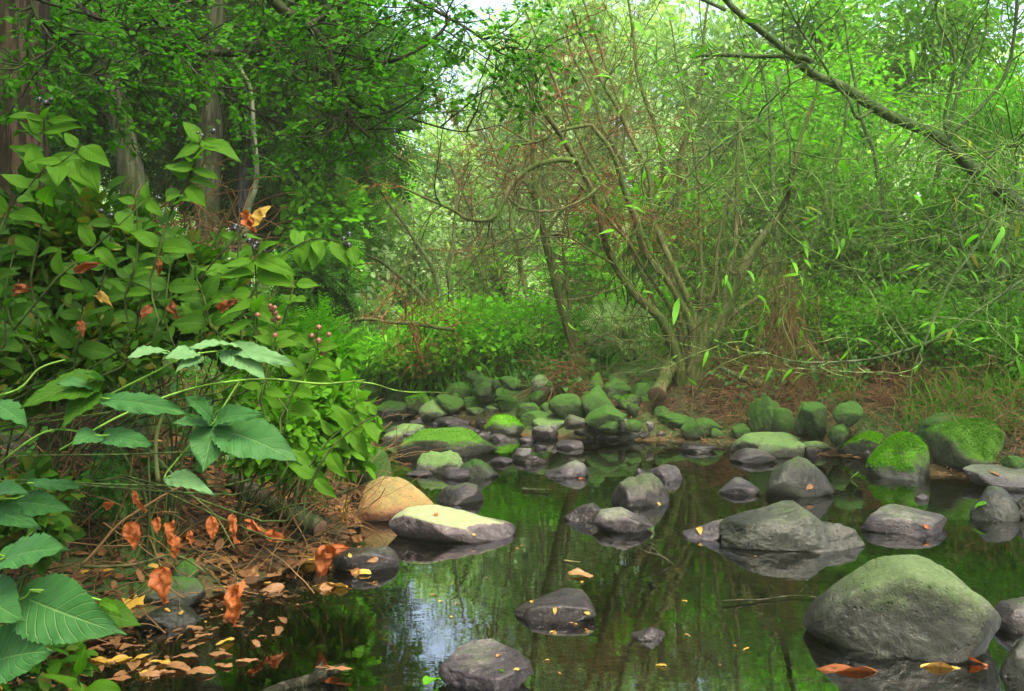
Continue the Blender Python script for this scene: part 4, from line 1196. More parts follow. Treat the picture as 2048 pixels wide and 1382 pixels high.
# other willows of the thicket
for k, (lab, bx, Y, lines, tw, n) in enumerate([
        ('crooked willow with thin green stems at the right of the multi stemmed willow', 1560, 9.2, [[(1700, 150), (1670, 330), (1610, 520), (1560, 700)], [(1520, 120), (1545, 300), (1550, 500), (1560, 700)], [(1840, 230), (1740, 400), (1640, 560), (1570, 700)]], 'twig_green', 560),
        ('tangled willow behind the diagonal limb', 1800, 8.8, [[(1960, 60), (1900, 250), (1850, 480), (1800, 700)], [(1690, 40), (1730, 250), (1780, 500), (1800, 700)], [(2040, 420), (1960, 560), (1850, 640), (1800, 700)]], 'twig_green', 560),
        ('brown twigged willow behind the upper stems of the multi stemmed willow', 1330, 10.5, [[(1250, -40), (1280, 150), (1330, 350), (1340, 660)], [(1420, -40), (1400, 150), (1360, 350), (1340, 660)], [(1130, 60), (1190, 220), (1290, 420), (1340, 660)]], 'twig_brown', 1000),
        ('grey green twigged willow leaning across the hazy gap', 900, 11.5, [[(760, 380), (820, 470), (870, 560), (900, 690)], [(930, 330), (910, 450), (900, 560), (900, 690)], [(720, 500), (780, 540), (850, 600), (900, 690)]], 'twig_green', 240),
        ('willow with curling pale twigs at the far right edge', 2010, 7.4, [[(2040, 300), (2020, 450), (1990, 600), (2010, 720)], [(1900, 420), (1940, 520), (1980, 620), (2010, 720)], [(2120, 380), (2080, 500), (2030, 620), (2010, 720)]], 'twig_green', 420)]):
    lim = [onto(*limb(l, 4 if Y > 7 else 5, 15, 26, .06, 200 + 7 * k + j, Y + .25 * j), 0, 0, 1.2) for j, l in enumerate(lines)]
    b = lim[0][0][-1]
    willow(lab, tuple(b), lim, 300 + k, M['bark_green' if tw == 'twig_green' else 'bark_willow'], M[tw], counts=(n // 10, n // 2, n), lens=(1.3, .8, .55), radii=(.006, .003, .0018), leaves=n if tw == 'twig_green' else 0, lsize=.075, curl=.12, part0='stem')

# fallen trunks and snags
def log(label, pix, w0, w1, Y, mat, seed, name='fallen_tree', wob=.02, ends=None, cat='log'):
    P, R = limb(pix, w0, w1, 22, wob, seed, Y)
    R = R * (1 + .22 * vnoise(P * 9 + seed, seed))
    b = P[len(P) // 2]
    t = thing(name, label, cat, b)
    part('bark' if ends else 'trunk', tubes(Geo(), P, R, 14, cap=not ends), mat, t)
    if ends:
        for e, s in ((0, 1), (-1, -1)):
            n = nrm(P[1] - P[0]) if e == 0 else nrm(P[-1] - P[-2])
            g = Geo()
            tubes(g, np.array([P[e] - n * .002 * s, P[e] + n * s * -.006]), np.array([R[e] * .97, R[e] * .9]), 14, cap=True)
            part('cut_end', g, ends, t)
    return t, P


log('long dead trunk lying behind the ivy mound', [(1040, 600), (1120, 614), (1180, 618), (1260, 624)], 15, 11, 12.0, M['bark_green'], 401)
t, P = log('bare reddish dead branch lying low over the far left shore', [(680, 652), (725, 636), (780, 643), (840, 648), (910, 660)], 6, 10, 9.0, M['bark_willow'], 402, name='dead_branch', cat='branch')
lev = branch_out([P], (26, 80, 120), (.5, .3, .18), (.008, .005, .003), rs(403), curl=.2, spread=1.1, lo=0, K=(8, 6, 5), up=.15)
twigs(t, lev, M['twig_rust'])
log('short brown log with a dark rotten end at the willow foot', [(1342, 733, 8.3), (1330, 752, 8.1), (1314, 790, 7.65)], 26, 32, 8.0, M['bark_willow'], 404, name='log', ends=M['endgrain'])
log('dark mossy log poking out of the left bank brush', [(470, 965, 4.1), (540, 1005, 3.95), (640, 1058, 3.8)], 40, 44, 3.95, M['bark_dark'], 405, name='log', ends=M['endgrain'])
log('slanting dead limb on the bank right of the willow foot', [(1440, 735), (1480, 755), (1520, 770)], 9, 14, 7.9, M['bark_green'], 406, name='dead_branch', cat='branch')

# ------------------------------------------------------------------ bushes and the wood behind
def bush(label, px, py, Y, rx, rz, n, leafm, kind, size, seed, name='bush', clumps=None, stems=9, flat=.5, droop=.2, cat='bush', spread=.16, foot=True, ry=None):
    """a mound of foliage of half width rx and half height rz (px) centred on the picture point, on stems from the ground"""
    k = Y / F_PX
    c = at(px, py, Y)
    z = min(gz(c[0], Y), c[2])
    t = thing(name, label, cat, (c[0], Y, z))
    rng = rs(seed)
    g = Geo()
    crown(g, c, (rx * k, (ry or rx * k * .7), rz * k), n, clumps or max(14, n // 40), kind, size, rng, spread=spread, droop=droop, flat=flat)
    part('foliage', g, M[leafm], t)
    g = Geo()
    s = np.array([c[0], Y, z]) + rng.normal(size=(stems, 3)) * np.array([rx * k * .3, rx * k * .2, 0])
    for q in s:
        for _ in range(60):
            if creek_dist(q[:1], q[1:2])[0] > .25: break
            q[0] += -.06 if px < 900 else .03; q[1] += .02 if px < 900 else .06
    s[:, 2] = ground_z(s[:, 0], s[:, 1]) - .03
    e = c + rng.normal(size=(stems, 3)) * np.array([rx * k, rx * k * .6, rz * k]) * .55
    P = walk(s, e - s, np.linalg.norm(e - s, axis=1), 10, .06, 0, rng)
    tubes(g, P, np.linspace(.006, .002, 10)[None] * np.ones((stems, 1)) * max(1, Y / 5), 4)
    part('stems', g, M['stem'], t)
    return t


# centre mound and shrubs on the far bank
bush('broad low mound of ivy and bramble behind the far boulders', 1010, 672, 10.2, 190, 74, 12000, 'lime', 'heart', .048, 501, name='ivy_mound', ry=1.0, cat='shrub')
bush('green bramble thicket low behind the far left boulders', 880, 722, 9.7, 110, 36, 3600, 'mid', 'heart', .042, 519)
bush('bright green leaves low at the foot of the single slender trunk', 1090, 708, 9.9, 95, 34, 3400, 'lime', 'heart', .042, 520)
bush('lit pale shrub in the gap beyond the creek bend', 820, 600, 15, 90, 60, 1800, 'lime', 'oval', .10, 521)
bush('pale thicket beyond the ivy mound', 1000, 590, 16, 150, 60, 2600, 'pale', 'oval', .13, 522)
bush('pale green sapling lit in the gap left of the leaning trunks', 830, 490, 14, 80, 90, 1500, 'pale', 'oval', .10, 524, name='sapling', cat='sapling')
bush('lit thicket behind the multi stemmed willow', 1180, 560, 14, 120, 80, 2600, 'lime', 'oval', .11, 523)
bush('lime green shrub in front of the ivy mound on its right', 1215, 690, 10.0, 95, 42, 1600, 'lime', 'oval', .07, 502)
bush('yellow green shrub at the left end of the ivy mound', 850, 690, 9.8, 85, 60, 1800, 'lime', 'lance', .14, 503)
bush('bright yellow green sapling glowing behind the ivy mound', 965, 560, 13.5, 48, 62, 700, 'lime', 'oval', .14, 504, name='sapling', cat='sapling')
bush('bright broad leaved sapling between the willow stems', 1255, 450, 9.4, 80, 90, 420, 'lime', 'oval', .15, 505, name='sapling', cat='sapling')
bush('light green shrub low between willow stems', 1290, 640, 10.5, 90, 60, 1500, 'lime', 'lance', .17, 506)
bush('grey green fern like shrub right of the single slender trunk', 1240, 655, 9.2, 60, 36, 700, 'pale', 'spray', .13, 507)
bush('dark green shrub behind the far left boulders', 760, 715, 10.4, 70, 50, 1600, 'lime', 'lance', .10, 508)
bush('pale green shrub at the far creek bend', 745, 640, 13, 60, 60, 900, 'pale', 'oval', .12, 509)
bush('tall bright shrub right behind the willow stems', 1400, 500, 11.0, 95, 150, 4200, 'lime', 'oval', .085, 510)
bush('leafy green shrub behind the crooked willow', 1600, 430, 10.5, 130, 170, 7500, 'mid', 'oval', .075, 511)
bush('tall green shrub left of the far right willow', 1760, 500, 9.6, 150, 180, 8500, 'mid', 'oval', .07, 512)
bush('dense shrub at the far right under the diagonal limb', 1960, 520, 8.6, 150, 190, 8500, 'mid', 'oval', .065, 513)
bush('shrub with lighter leaves over the far right', 1990, 240, 9.4, 150, 130, 4200, 'willow', 'lance', .10, 514)
bush('low leafy shrub on the right bank beside the crooked willow', 1600, 640, 8.6, 130, 85, 4600, 'mid', 'oval', .05, 515)
bush('low green thicket at the right bank behind the mossed boulder', 1820, 660, 7.6, 150, 80, 5200, 'mid', 'oval', .045, 516)
bush('fine leafed creeper mass at the far right bank', 2010, 690, 6.8, 110, 90, 3600, 'mid', 'oval', .04, 517)
bush('bright leafy shrub behind the tall right shrubs', 1660, 240, 12.5, 190, 150, 5200, 'lime', 'oval', .085, 518)

# trees of the hazy background, each with its own trunk and crown
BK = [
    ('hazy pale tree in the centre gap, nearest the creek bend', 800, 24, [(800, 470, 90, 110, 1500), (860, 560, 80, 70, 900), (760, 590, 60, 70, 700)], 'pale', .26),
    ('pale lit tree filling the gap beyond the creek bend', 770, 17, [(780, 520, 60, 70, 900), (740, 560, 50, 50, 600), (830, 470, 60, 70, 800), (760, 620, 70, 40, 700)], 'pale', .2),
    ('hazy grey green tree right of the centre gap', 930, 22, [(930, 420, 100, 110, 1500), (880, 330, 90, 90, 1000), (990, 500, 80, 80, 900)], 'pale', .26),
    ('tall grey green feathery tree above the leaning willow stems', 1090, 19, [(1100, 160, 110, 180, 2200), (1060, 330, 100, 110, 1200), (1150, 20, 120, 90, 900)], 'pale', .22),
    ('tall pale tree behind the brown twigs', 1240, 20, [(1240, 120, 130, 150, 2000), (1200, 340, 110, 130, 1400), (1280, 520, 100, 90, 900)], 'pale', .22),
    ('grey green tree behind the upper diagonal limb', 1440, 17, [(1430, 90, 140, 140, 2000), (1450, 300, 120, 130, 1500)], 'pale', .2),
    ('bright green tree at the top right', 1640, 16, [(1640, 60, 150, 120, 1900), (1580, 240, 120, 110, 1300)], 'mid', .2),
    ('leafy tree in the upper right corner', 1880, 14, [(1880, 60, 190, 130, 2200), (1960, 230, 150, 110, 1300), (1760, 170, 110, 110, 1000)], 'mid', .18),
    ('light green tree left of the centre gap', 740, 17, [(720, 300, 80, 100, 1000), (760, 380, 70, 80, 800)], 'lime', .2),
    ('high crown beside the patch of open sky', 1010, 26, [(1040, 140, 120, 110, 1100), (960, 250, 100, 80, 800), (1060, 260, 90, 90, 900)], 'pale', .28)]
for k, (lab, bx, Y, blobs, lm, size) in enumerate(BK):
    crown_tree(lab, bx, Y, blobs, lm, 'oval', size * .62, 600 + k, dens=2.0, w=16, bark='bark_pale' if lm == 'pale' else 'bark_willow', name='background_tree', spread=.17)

# the far wood, one mass
rng = rs(700)
g = Geo()
for k in range(46):
    Y = 27 + 20 * rng.random()
    px = -150 + 2350 * (k + rng.random()) / 46
    py = 480 + rng.normal() * 60 if 690 < px < 1050 else 330 + rng.normal() * 130
    kk = Y / F_PX
    crown(g, at(px, py, Y), (95 * kk, 95 * kk, (90 + 150 * (not 690 < px < 1050)) * kk), 420, 16, 'kite', .75, rng, spread=.2)
for k in range(40):
    Y = 24 + 20 * rng.random()
    px = -150 + 2350 * (k + rng.random()) / 40
    kk = Y / F_PX
    crown(g, at(px, 600 + rng.normal() * 20, Y), (95 * kk, 95 * kk, 55 * kk), 320, 14, 'kite', .6, rng, spread=.2)
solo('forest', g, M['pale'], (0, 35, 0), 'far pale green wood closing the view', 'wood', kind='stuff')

# ------------------------------------------------------------------ ground cover
def on_ground(rng, n, x0, x1, y0, y1, lo=.05, hi=99, keep=None):
    x = x0 + (x1 - x0) * rng.random(n * 3); y = y0 + (y1 - y0) * rng.random(n * 3)
    d = creek_dist(x, y)
    m = (d > lo) & (d < hi)
    if keep is not None: m &= keep(x, y)
    x, y = x[m][:n], y[m][:n]
    return np.stack([x, y, ground_z(x, y)], -1)


rng = rs(800)
g = Geo()
patch = lambda x, y: vnoise(np.stack([x * 1.1, y * 1.1, x * 0], -1), 3) > -.15
p = on_ground(rng, 13000, 1.6, 7, 6.3, 12, .6, 7, lambda x, y: patch(x, y) & (x > .25 * y))
scatter(g, 'blade', p, rng.normal(size=p.shape) * .55 + np.array([0, -.2, 1.0]), rng.normal(size=p.shape), .24 * (.5 + rng.random(len(p))), 1.2)
p = on_ground(rng, 3600, 2.0, 6, 5.2, 8.2, .22, 1.4, patch)
scatter(g, 'blade', p, rng.normal(size=p.shape) * .6 + np.array([0, -.2, .9]), rng.normal(size=p.shape), .16 * (.5 + rng.random(len(p))), 1.1)
p = on_ground(rng, 6000, -2.2, 3, 8.9, 12, .35, 6)
scatter(g, 'blade', p, rng.normal(size=p.shape) * .55 + np.array([0, -.2, 1.0]), rng.normal(size=p.shape), .28 * (.5 + rng.random(len(p))), 1.2)
p = on_ground(rng, 3500, -3.5, -.6, 4.4, 9, .1, 2.2)
scatter(g, 'blade', p, rng.normal(size=p.shape) * .55 + np.array([0, -.2, 1.0]), rng.normal(size=p.shape), .22 * (.5 + rng.random(len(p))), 1.0)
solo('grass', g, M['grass'], (0, 8, 0), 'long thin green grass on the banks', 'grass', kind='stuff')

g = Geo()
p = on_ground(rng, 13000, -2.5, 8, 6.0, 12, .55, 7, lambda x, y: vnoise(np.stack([x * .9, y * .9, x * 0 + 4], -1), 8) > -.25)
scatter(g, 'heart', p + np.array([0, 0, .02]) + rng.random((len(p), 1)) * np.array([0, 0, .30]), rng.normal(size=p.shape) + np.array([0, -.6, -.2]), rng.normal(size=p.shape) * .4 + np.array([0, -.4, 1]), .045 * (.6 + .8 * rng.random(len(p))))
p = on_ground(rng, 9000, -5.5, -.8, 2.4, 9, .45, 5)
scatter(g, 'heart', p + np.array([0, 0, .02]) + rng.random((len(p), 1)) * np.array([0, 0, .25]), rng.normal(size=p.shape) + np.array([.2, -.6, -.2]), rng.normal(size=p.shape) * .4 + np.array([0, -.4, 1]), .045 * (.6 + .8 * rng.random(len(p))))
solo('ground_cover', g, M['ivy'], (0, 8, 0), 'dark ivy and low leaves covering the banks', 'ground cover', kind='stuff')

g = Geo()
# dry stalks: mats of brown stems hanging down the banks
p = on_ground(rng, 2300, 1.8, 6.5, 5.6, 8.6, .35, 1.5)
P = walk(p + np.array([0, 0, .08]), rng.normal(size=p.shape) * .7 + np.array([0, -.7, .25]), .18 + .3 * rng.random(len(p)), 8, .22, -.12, rng)
tubes(g, P, np.full((len(p), 8), .0022), 3)
c = at(1140, 752, 8.6)
p = c + rng.normal(size=(260, 3)) * np.array([.13, .12, .07])
P = walk(p, rng.normal(size=p.shape) * .8 + np.array([-.3, -.3, -.4]), .2 + .3 * rng.random(len(p)), 8, .2, -.1, rng)
tubes(g, P, np.full((len(p), 8), .0030), 3)
c = at(975, 735, 9.5)
p = c + rng.normal(size=(60, 3)) * np.array([.16, .12, .08])
P = walk(p, rng.normal(size=p.shape) * .8 + np.array([.2, -.3, .2]), .25 + .2 * rng.random(len(p)), 8, .2, -.1, rng)
tubes(g, P, np.full((len(p), 8), .0030), 3)
p = at(1570, 600, 7.2) + rng.normal(size=(160, 3)) * np.array([.10, .10, .2])
P = walk(p, rng.normal(size=p.shape) * .3 + np.array([0, 0, -1]), .3 + .4 * rng.random(len(p)), 8, .14, -.1, rng)
tubes(g, P, np.full((len(p), 8), .0022), 3)
# brown bramble and fern stalks of the left bank
p = on_ground(rng, 2000, -3.4, -.75, 2.5, 6.2, .0, 2.2)
P = walk(p + np.array([0, 0, .02]), rng.normal(size=p.shape) * .8 + np.array([.35, -.4, .5]), .22 + .4 * rng.random(len(p)), 9, .12, -.08, rng)
tubes(g, P, (.0012 + .0016 * rng.random((len(p), 1))) * np.ones((1, 9)), 3)
p = at(380, 500, 4.2) + rng.normal(size=(240, 3)) * np.array([.16, .15, .12])
P = walk(p, rng.normal(size=p.shape) + np.array([.2, 0, -.1]), .2 + .3 * rng.random(len(p)), 8, .2, -.04, rng)
tubes(g, P, np.full((len(p), 8), .0026), 3)
solo('dead_undergrowth', g, M['straw'], (0, 6, 0), 'tangled brown dead stalks matted on the banks', 'undergrowth', kind='stuff')

g = Geo()
p = on_ground(rng, 5200, -2.6, -.6, 2.3, 6.0, -.02, .9)
scatter(g, 'oval', p + np.array([0, 0, .008]), rng.normal(size=p.shape) * np.array([1, 1, .25]), rng.normal(size=p.shape) * .35 + np.array([0, 0, 1]), .045 * (.5 + rng.random(len(p))), .7 + .6 * rng.random(len(p)))
x = -1.75 + 1.15 * rng.random(1500); y = 2.35 + .95 * rng.random(1500)
d = creek_dist(x, y); m = (d < .0) & (d > -.42 * rng.random(1500)); x, y = x[m], y[m]
p = np.stack([x, y, .002 + .004 * rng.random(len(x))], -1)
scatter(g, 'oval', p, rng.normal(size=p.shape) * np.array([1, 1, .04]), rng.normal(size=p.shape) * .08 + np.array([0, 0, 1]), .030 * (.25 + 1.2 * rng.random(len(p)) ** 2), .4 + .7 * rng.random(len(p)))
solo('leaf_litter', g, M['litter'], (-1, 4, 0), 'brown fallen leaves carpeting the left bank', 'leaf litter', kind='stuff')
g = Geo()
p = on_ground(rng, 11000, .6, 6.2, 5.4, 9.0, .0, 1.4)
scatter(g, 'needle', p + np.array([0, 0, .012]), rng.normal(size=p.shape) * np.array([1, 1, .2]), rng.normal(size=p.shape) * .3 + np.array([0, 0, 1]), .055 * (.5 + rng.random(len(p))), 1.3)
solo('bark_litter', g, M['chips'], (2, 7, 0), 'red brown bark and leaf shreds on the far shore', 'litter', kind='stuff')

# ------------------------------------------------------------------ the berry shrub of the left foreground
def berries(root, p, n, rng, mat, r=.0065):
    """a bunch: its stalks are a part, each berry a piece of the bunch"""
    Q = [p + rng.normal(size=3) * np.array([.014, .012, .014]) + np.array([0, 0, .010]) for k in range(n)]
    g = Geo()
    for q in Q:
        tubes(g, smooth_line([p - np.array([0, 0, .012]), (p + q) / 2, q], 6), np.full(6, .0009), 4)
    b = part('berry_bunch', g, M['stem'], root)
    for q in Q:
        part('berry', Geo().add(SPH3[0] * r * (.85 + .3 * rng.random()) + q, None, SPH3[1]), mat, b)


SPH3 = unit_sphere(2)


def berry_shoot(label, pix, Y, leaf_px, pairs, seed, mat='hyper', bunch=0, bmat='berry', lw=.5, extra=(), first=.15, name='berry_shrub', hang=.15, w=(5, 2.5), to_ground=True, group=None, face=(0, -.75, .75)):
    """an upright shoot with opposite smooth leaves; each leaf is a part"""
    rng = rs(seed)
    P, R = limb(pix, w[0], w[1], 26, .006, seed, Y)
    b = P[0].copy()
    if to_ground:
        zb = gz(b[0], b[1])
        if zb < b[2]:
            n0 = 12
            CL = np.array([(-1.95, 2.7), (-1.7, 3.3), (-2.2, 2.2), (-1.55, 3.9), (-2.5, 3.0), (-1.45, 4.4)])
            cl = CL[int(np.argmin(np.linalg.norm(CL - (b[:2] + np.array([-.45, .35])), axis=1)))] + rng.normal(size=2) * .07
            foot = np.array([cl[0], cl[1], gz(cl[0], cl[1]) - .02])
            tan0 = nrm(P[1] - P[0]) * .18
            ext = smooth_line([foot, foot * .72 + (b - tan0) * .28 + np.array([0, 0, .22]), b - tan0 + np.array([0, .05, 0]), b], n0)[:-1]
            P = np.concatenate([ext, P]); R = np.concatenate([np.full(n0 - 1, R[0] * .8), R])
            b = foot
    t = thing(name, label, 'shrub', b, group)
    part('stem', tubes(Geo(), P, R, 6), M['stem'], t)
    n = len(P)
    start = n - 26
    fr = np.linspace(first, .97, pairs)
    for k, f in enumerate(fr):
        i = min(int(start + f * 25), n - 2)
        p = P[i]; tan = nrm(P[i + 1] - P[i - 1])
        L = leaf_px / F_PX * p[1] * (.8 + .4 * rng.random()) * (.75 if f > .93 else 1)
        sx = nrm(np.cross(tan, np.array([0, -1., .15])))
        if k % 2:
            ax = nrm(sx * .55 + np.array([0, -.75, 0]))
        else:
            ax = sx
        for s in (-1, 1):
            d = nrm(ax * s + tan * (.35 + .25 * rng.random()) + np.array([0, 0, -hang]) + rng.normal(size=3) * .16)
            up = np.array(face) + rng.normal(size=3) * .28
            V, Q, uv = big_leaf(p + d * .004, p + d * L, L * lw * (.85 + .3 * rng.random()), up, int(rng.integers(1e6)), 0, .10, .12 + .1 * rng.random(), nu=14)
            part('leaf', Geo().add(V, Q, None, uv), M[mat], t, use_uv=True)
    for (bx, by, tx, ty, wpx) in extra:
        p, q = at(bx, by, Y), at(tx, ty, Y - .03)
        V, Q, uv = big_leaf(p, q, wpx / F_PX * Y, np.array(face) + rng.normal(size=3) * .2, int(rng.integers(1e6)), 0, .08, .08, nu=16)
        part('leaf', Geo().add(V, Q, None, uv), M[mat], t, use_uv=True)
    if bunch:
        berries(t, P[-1], bunch, rng, M[bmat], .0062 * Y / 2.0)
    return t


berry_shoot('leafy shoot rising against the thick reddish trunk, topped by broad pointed leaves', [(60, 560), (88, 430), (92, 330), (89, 222)], 2.1, 70, 4, 901, bunch=4, lw=.52,
            extra=[(88, 238, 15, 228, 30), (86, 262, 55, 228, 42), (88, 262, 162, 250, 34), (92, 240, 155, 238, 20), (88, 300, 28, 296, 26), (84, 285, 42, 240, 30)])
berry_shoot('leafy shoot slanting right beside the thick reddish trunk', [(0, 460), (27, 404), (55, 377), (90, 340), (127, 322), (163, 290)], 2.0, 72, 5, 902, lw=.5,
            extra=[(130, 322, 190, 375, 42), (165, 290, 218, 330, 38), (150, 320, 160, 385, 36), (175, 318, 195, 385, 36), (125, 322, 55, 322, 20), (60, 375, 0, 345, 30)])
berry_shoot('tall shoot with one big pale leaf at its tip, in front of the furrowed trunk', [(300, 560), (340, 430), (372, 372), (392, 320), (402, 282)], 1.9, 66, 5, 903, bunch=3, lw=.55,
            extra=[(402, 280, 482, 318, 44), (400, 290, 345, 318, 26), (388, 335, 328, 335, 34), (386, 338, 436, 355, 28), (376, 372, 410, 412, 32), (366, 388, 330, 400, 30)])
berry_shoot('shoot hung with black berries and wide pointed leaves at the middle of the berry shrub', [(512, 720), (512, 640), (510, 560), (508, 500)], 1.75, 84, 4, 904, bunch=5, lw=.36,
            extra=[(508, 520, 410, 540, 36), (510, 515, 592, 545, 40), (508, 548, 418, 552, 34), (512, 545, 590, 572, 34), (512, 600, 440, 632, 36), (512, 610, 555, 650, 34), (510, 640, 435, 672, 34)])
berry_shoot('arching shoot drooping right with hanging leaves and dark berries', [(480, 640), (530, 540), (580, 500), (630, 478), (690, 486)], 2.2, 62, 5, 905, bunch=5, lw=.5, hang=.6,
            extra=[(640, 480, 625, 540, 32), (665, 480, 695, 530, 34), (700, 490, 712, 530, 26), (620, 480, 600, 530, 32)])
berry_shoot('shoot with rust coloured berries near the bright bush', [(560, 840), (590, 780), (615, 740), (635, 690)], 1.9, 66, 5, 906, bunch=9, bmat='berryred', lw=.5)
berry_shoot('second shoot with rust coloured berries, below the black berried one', [(520, 800), (535, 740), (548, 690), (552, 655)], 1.7, 52, 4, 907, bunch=9, bmat='berryred', lw=.45)
rngb = rs(910)
SH = [('low shoot under the slanting leafy shoot', 20, 640, 30, 500), ('shoot with broad leaves at the left picture edge', -20, 560, 10, 420), ('bushy shoot left of the dead branch tangle', 190, 600, 225, 440), ('shoot with upright leaves below the leaning grey trunk', 250, 590, 272, 400),
      ('short shoot crossing the dead branch tangle', 330, 640, 350, 470), ('shoot in the dim heart of the berry shrub', 150, 700, 160, 540), ('leafy shoot left of the black berried shoot', 400, 700, 440, 545), ('shoot beside the yellowed leaf', 470, 600, 480, 470),
      ('shoot low behind the pale trifoliate leaves', 300, 760, 340, 610), ('shoot at the left edge above the folded bramble leaf', 40, 760, 60, 600), ('shaded shoot low at the left edge', -10, 720, -5, 590), ('shoot with tilted leaves under the tall shoot', 260, 700, 290, 540), ('sprawling shoot above the rust berries', 560, 680, 590, 560),
      ('arched shoot in front of the leaning grey trunk', 110, 560, 300, 395), ('shoot bending left at the middle of the shrub', 420, 650, 370, 500)]
for k, (lab, x0, y0, x1, y1) in enumerate(SH):
    Y = 2.0 + .9 * rngb.random()
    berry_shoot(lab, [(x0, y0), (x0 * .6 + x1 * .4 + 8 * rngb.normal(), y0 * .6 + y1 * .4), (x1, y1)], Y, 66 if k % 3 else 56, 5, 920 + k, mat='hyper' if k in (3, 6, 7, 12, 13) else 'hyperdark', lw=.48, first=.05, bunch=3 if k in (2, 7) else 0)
# fine leafed filling of the left bank
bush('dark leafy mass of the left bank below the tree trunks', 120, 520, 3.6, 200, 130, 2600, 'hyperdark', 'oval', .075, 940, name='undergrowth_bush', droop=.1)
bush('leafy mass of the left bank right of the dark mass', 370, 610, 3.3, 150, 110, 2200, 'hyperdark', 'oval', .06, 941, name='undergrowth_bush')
bush('bright lime bush lit at the creek edge of the left bank', 620, 750, 4.6, 90, 90, 1300, 'lime', 'oval', .05, 942, name='undergrowth_bush')
bush('light green bush leaning over the water by the grey green boulder', 670, 840, 3.9, 75, 85, 620, 'mid', 'oval', .07, 943, name='undergrowth_bush', clumps=40)
bush('small leaved bush over the left bank stalks', 560, 850, 3.5, 110, 80, 1100, 'mid', 'oval', .045, 944, name='undergrowth_bush')
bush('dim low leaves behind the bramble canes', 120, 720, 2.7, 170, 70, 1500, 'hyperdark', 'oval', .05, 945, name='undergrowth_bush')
bush('soft bright ferny bush at the middle of the left bank', 560, 690, 4.6, 110, 70, 1500, 'lime', 'spray', .12, 946, name='undergrowth_bush')
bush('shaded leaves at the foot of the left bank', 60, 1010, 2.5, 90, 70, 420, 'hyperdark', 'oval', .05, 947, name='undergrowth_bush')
bush('small green sprigs over the bank beside the orange leaves', 230, 960, 3.3, 60, 60, 260, 'ivy', 'spray', .06, 948, name='undergrowth_bush')

# ------------------------------------------------------------------ bramble canes close to the lens
def bramble(label, canes, leaves, Y, seed, mat='bramble', name='bramble'):
    """canes: [(pixel list, w0, w1)], leaves: [(base x, y, tip x, y, width px[, material[, dY]])]"""
    rng = rs(seed)
    P0, _ = limb(canes[0][0], 4, 4, 20, .004, seed, Y)
    b = P0[0]
    t = thing(name, label, 'bramble', (b[0], b[1], b[2]))
    allp = []
    for k, (pix, w0, w1) in enumerate(canes):
        P, R = limb(pix, w0, w1, 24, .004, seed + k, Y)
        allp.append(P)
        part('cane', tubes(Geo(), P, R, 7), M['cane'], t)
    g = Geo()
    for l in leaves:
        bx, by, tx, ty, wpx = l[:5]
        m = l[5] if len(l) > 5 and l[5] else mat
        dY = l[6] if len(l) > 6 else 0
        p, q = at(bx, by, Y), at(tx, ty, Y - .05 + dY)
        V, Q, uv = big_leaf(p, q, wpx * 1.12 / F_PX * Y, np.array([0, -.72, .7]) + rng.normal(size=3) * .16, int(rng.integers(1e6)), .07, .10, .07 + .08 * rng.random())
        lf = part('leaf', Geo().add(V, Q, None, uv), M[m], t, use_uv=True)
        C = np.concatenate(allp); j = int(np.argmin(np.linalg.norm(C - p, axis=1)))
        if .004 < np.linalg.norm(C[j] - p) < .12:
            part('petiole', tubes(Geo(), smooth_line([C[j], (C[j] + p) / 2 + np.array([0, 0, .004]), p, p + (q - p) * .12], 9), np.linspace(.0016, .0010, 9), 5), M['cane'], lf)
    return t


bramble('bramble cane with the largest blue green toothed leaves at the lower left', [([(-60, 1300), (-10, 1220), (45, 1195), (60, 1180)], 6, 3), ([(-10, 1225), (-40, 1120), (10, 1112)], 4, 3)],
        [(45, 1195, 236, 1266, 118), (-5, 1120, 126, 1084, 78), (-20, 1322, 92, 1296, 104), (-50, 1190, 38, 1232, 92), (190, 1222, 284, 1248, 52, 'hyperdark', .05), (200, 1200, 240, 1225, 18, 'hyper')], 1.0, 950)
bramble('bramble cane with four leaves in the shade at the left edge', [([(-60, 1060), (-10, 1000), (40, 990), (95, 966)], 5, 3)],
        [(-30, 990, 50, 976, 48), (55, 966, 163, 970, 26), (28, 1000, 138, 1016, 48), (-20, 1020, 70, 1046, 44)], 1.2, 953)
bramble('bramble cane with a folded leaf arching over the dim bank', [([(-40, 960), (60, 880), (120, 858), (200, 870), (230, 866)], 5, 3), ([(-30, 800), (40, 780), (80, 740), (130, 720)], 5, 3), ([(120, 858), (180, 800), (195, 775)], 4, 3)],
        [(198, 758, 38, 806, 66, 'hyperdark', -.02), (195, 775, 118, 760, 42), (190, 780, 122, 852, 58, 'hyperdark'), (200, 795, 378, 818, 44), (196, 868, 146, 884, 42), (206, 872, 305, 884, 42), (-20, 800, 58, 848, 52), (200, 760, 170, 740, 30)], 1.15, 956)
bramble('bramble cane with a large three part leaf hanging over the brown stalks', [([(120, 900), (240, 830), (380, 775), (520, 756), (640, 766), (730, 760)], 5, 3), ([(480, 762), (450, 810), (428, 845)], 4, 3)],
        [(440, 856, 600, 914, 88), (430, 850, 404, 942, 76), (426, 840, 518, 820, 42), (426, 838, 376, 790, 40), (424, 846, 344, 838, 30), (330, 950, 425, 978, 34, 'bramblepale')], 1.25, 959)
bramble('bramble cane with pale silvery leaves in the middle of the left bank', [([(200, 800), (300, 750), (380, 712), (455, 700)], 5, 3)],
        [(335, 702, 256, 704, 36, 'bramblepale'), (396, 706, 326, 712, 36, 'bramblepale'), (488, 692, 378, 686, 34, 'bramblepale'), (462, 696, 592, 724, 38, 'bramblepale'), (455, 698, 532, 752, 58, 'bramblepale'), (400, 714, 350, 742, 36, 'bramblepale')], 1.3, 962)
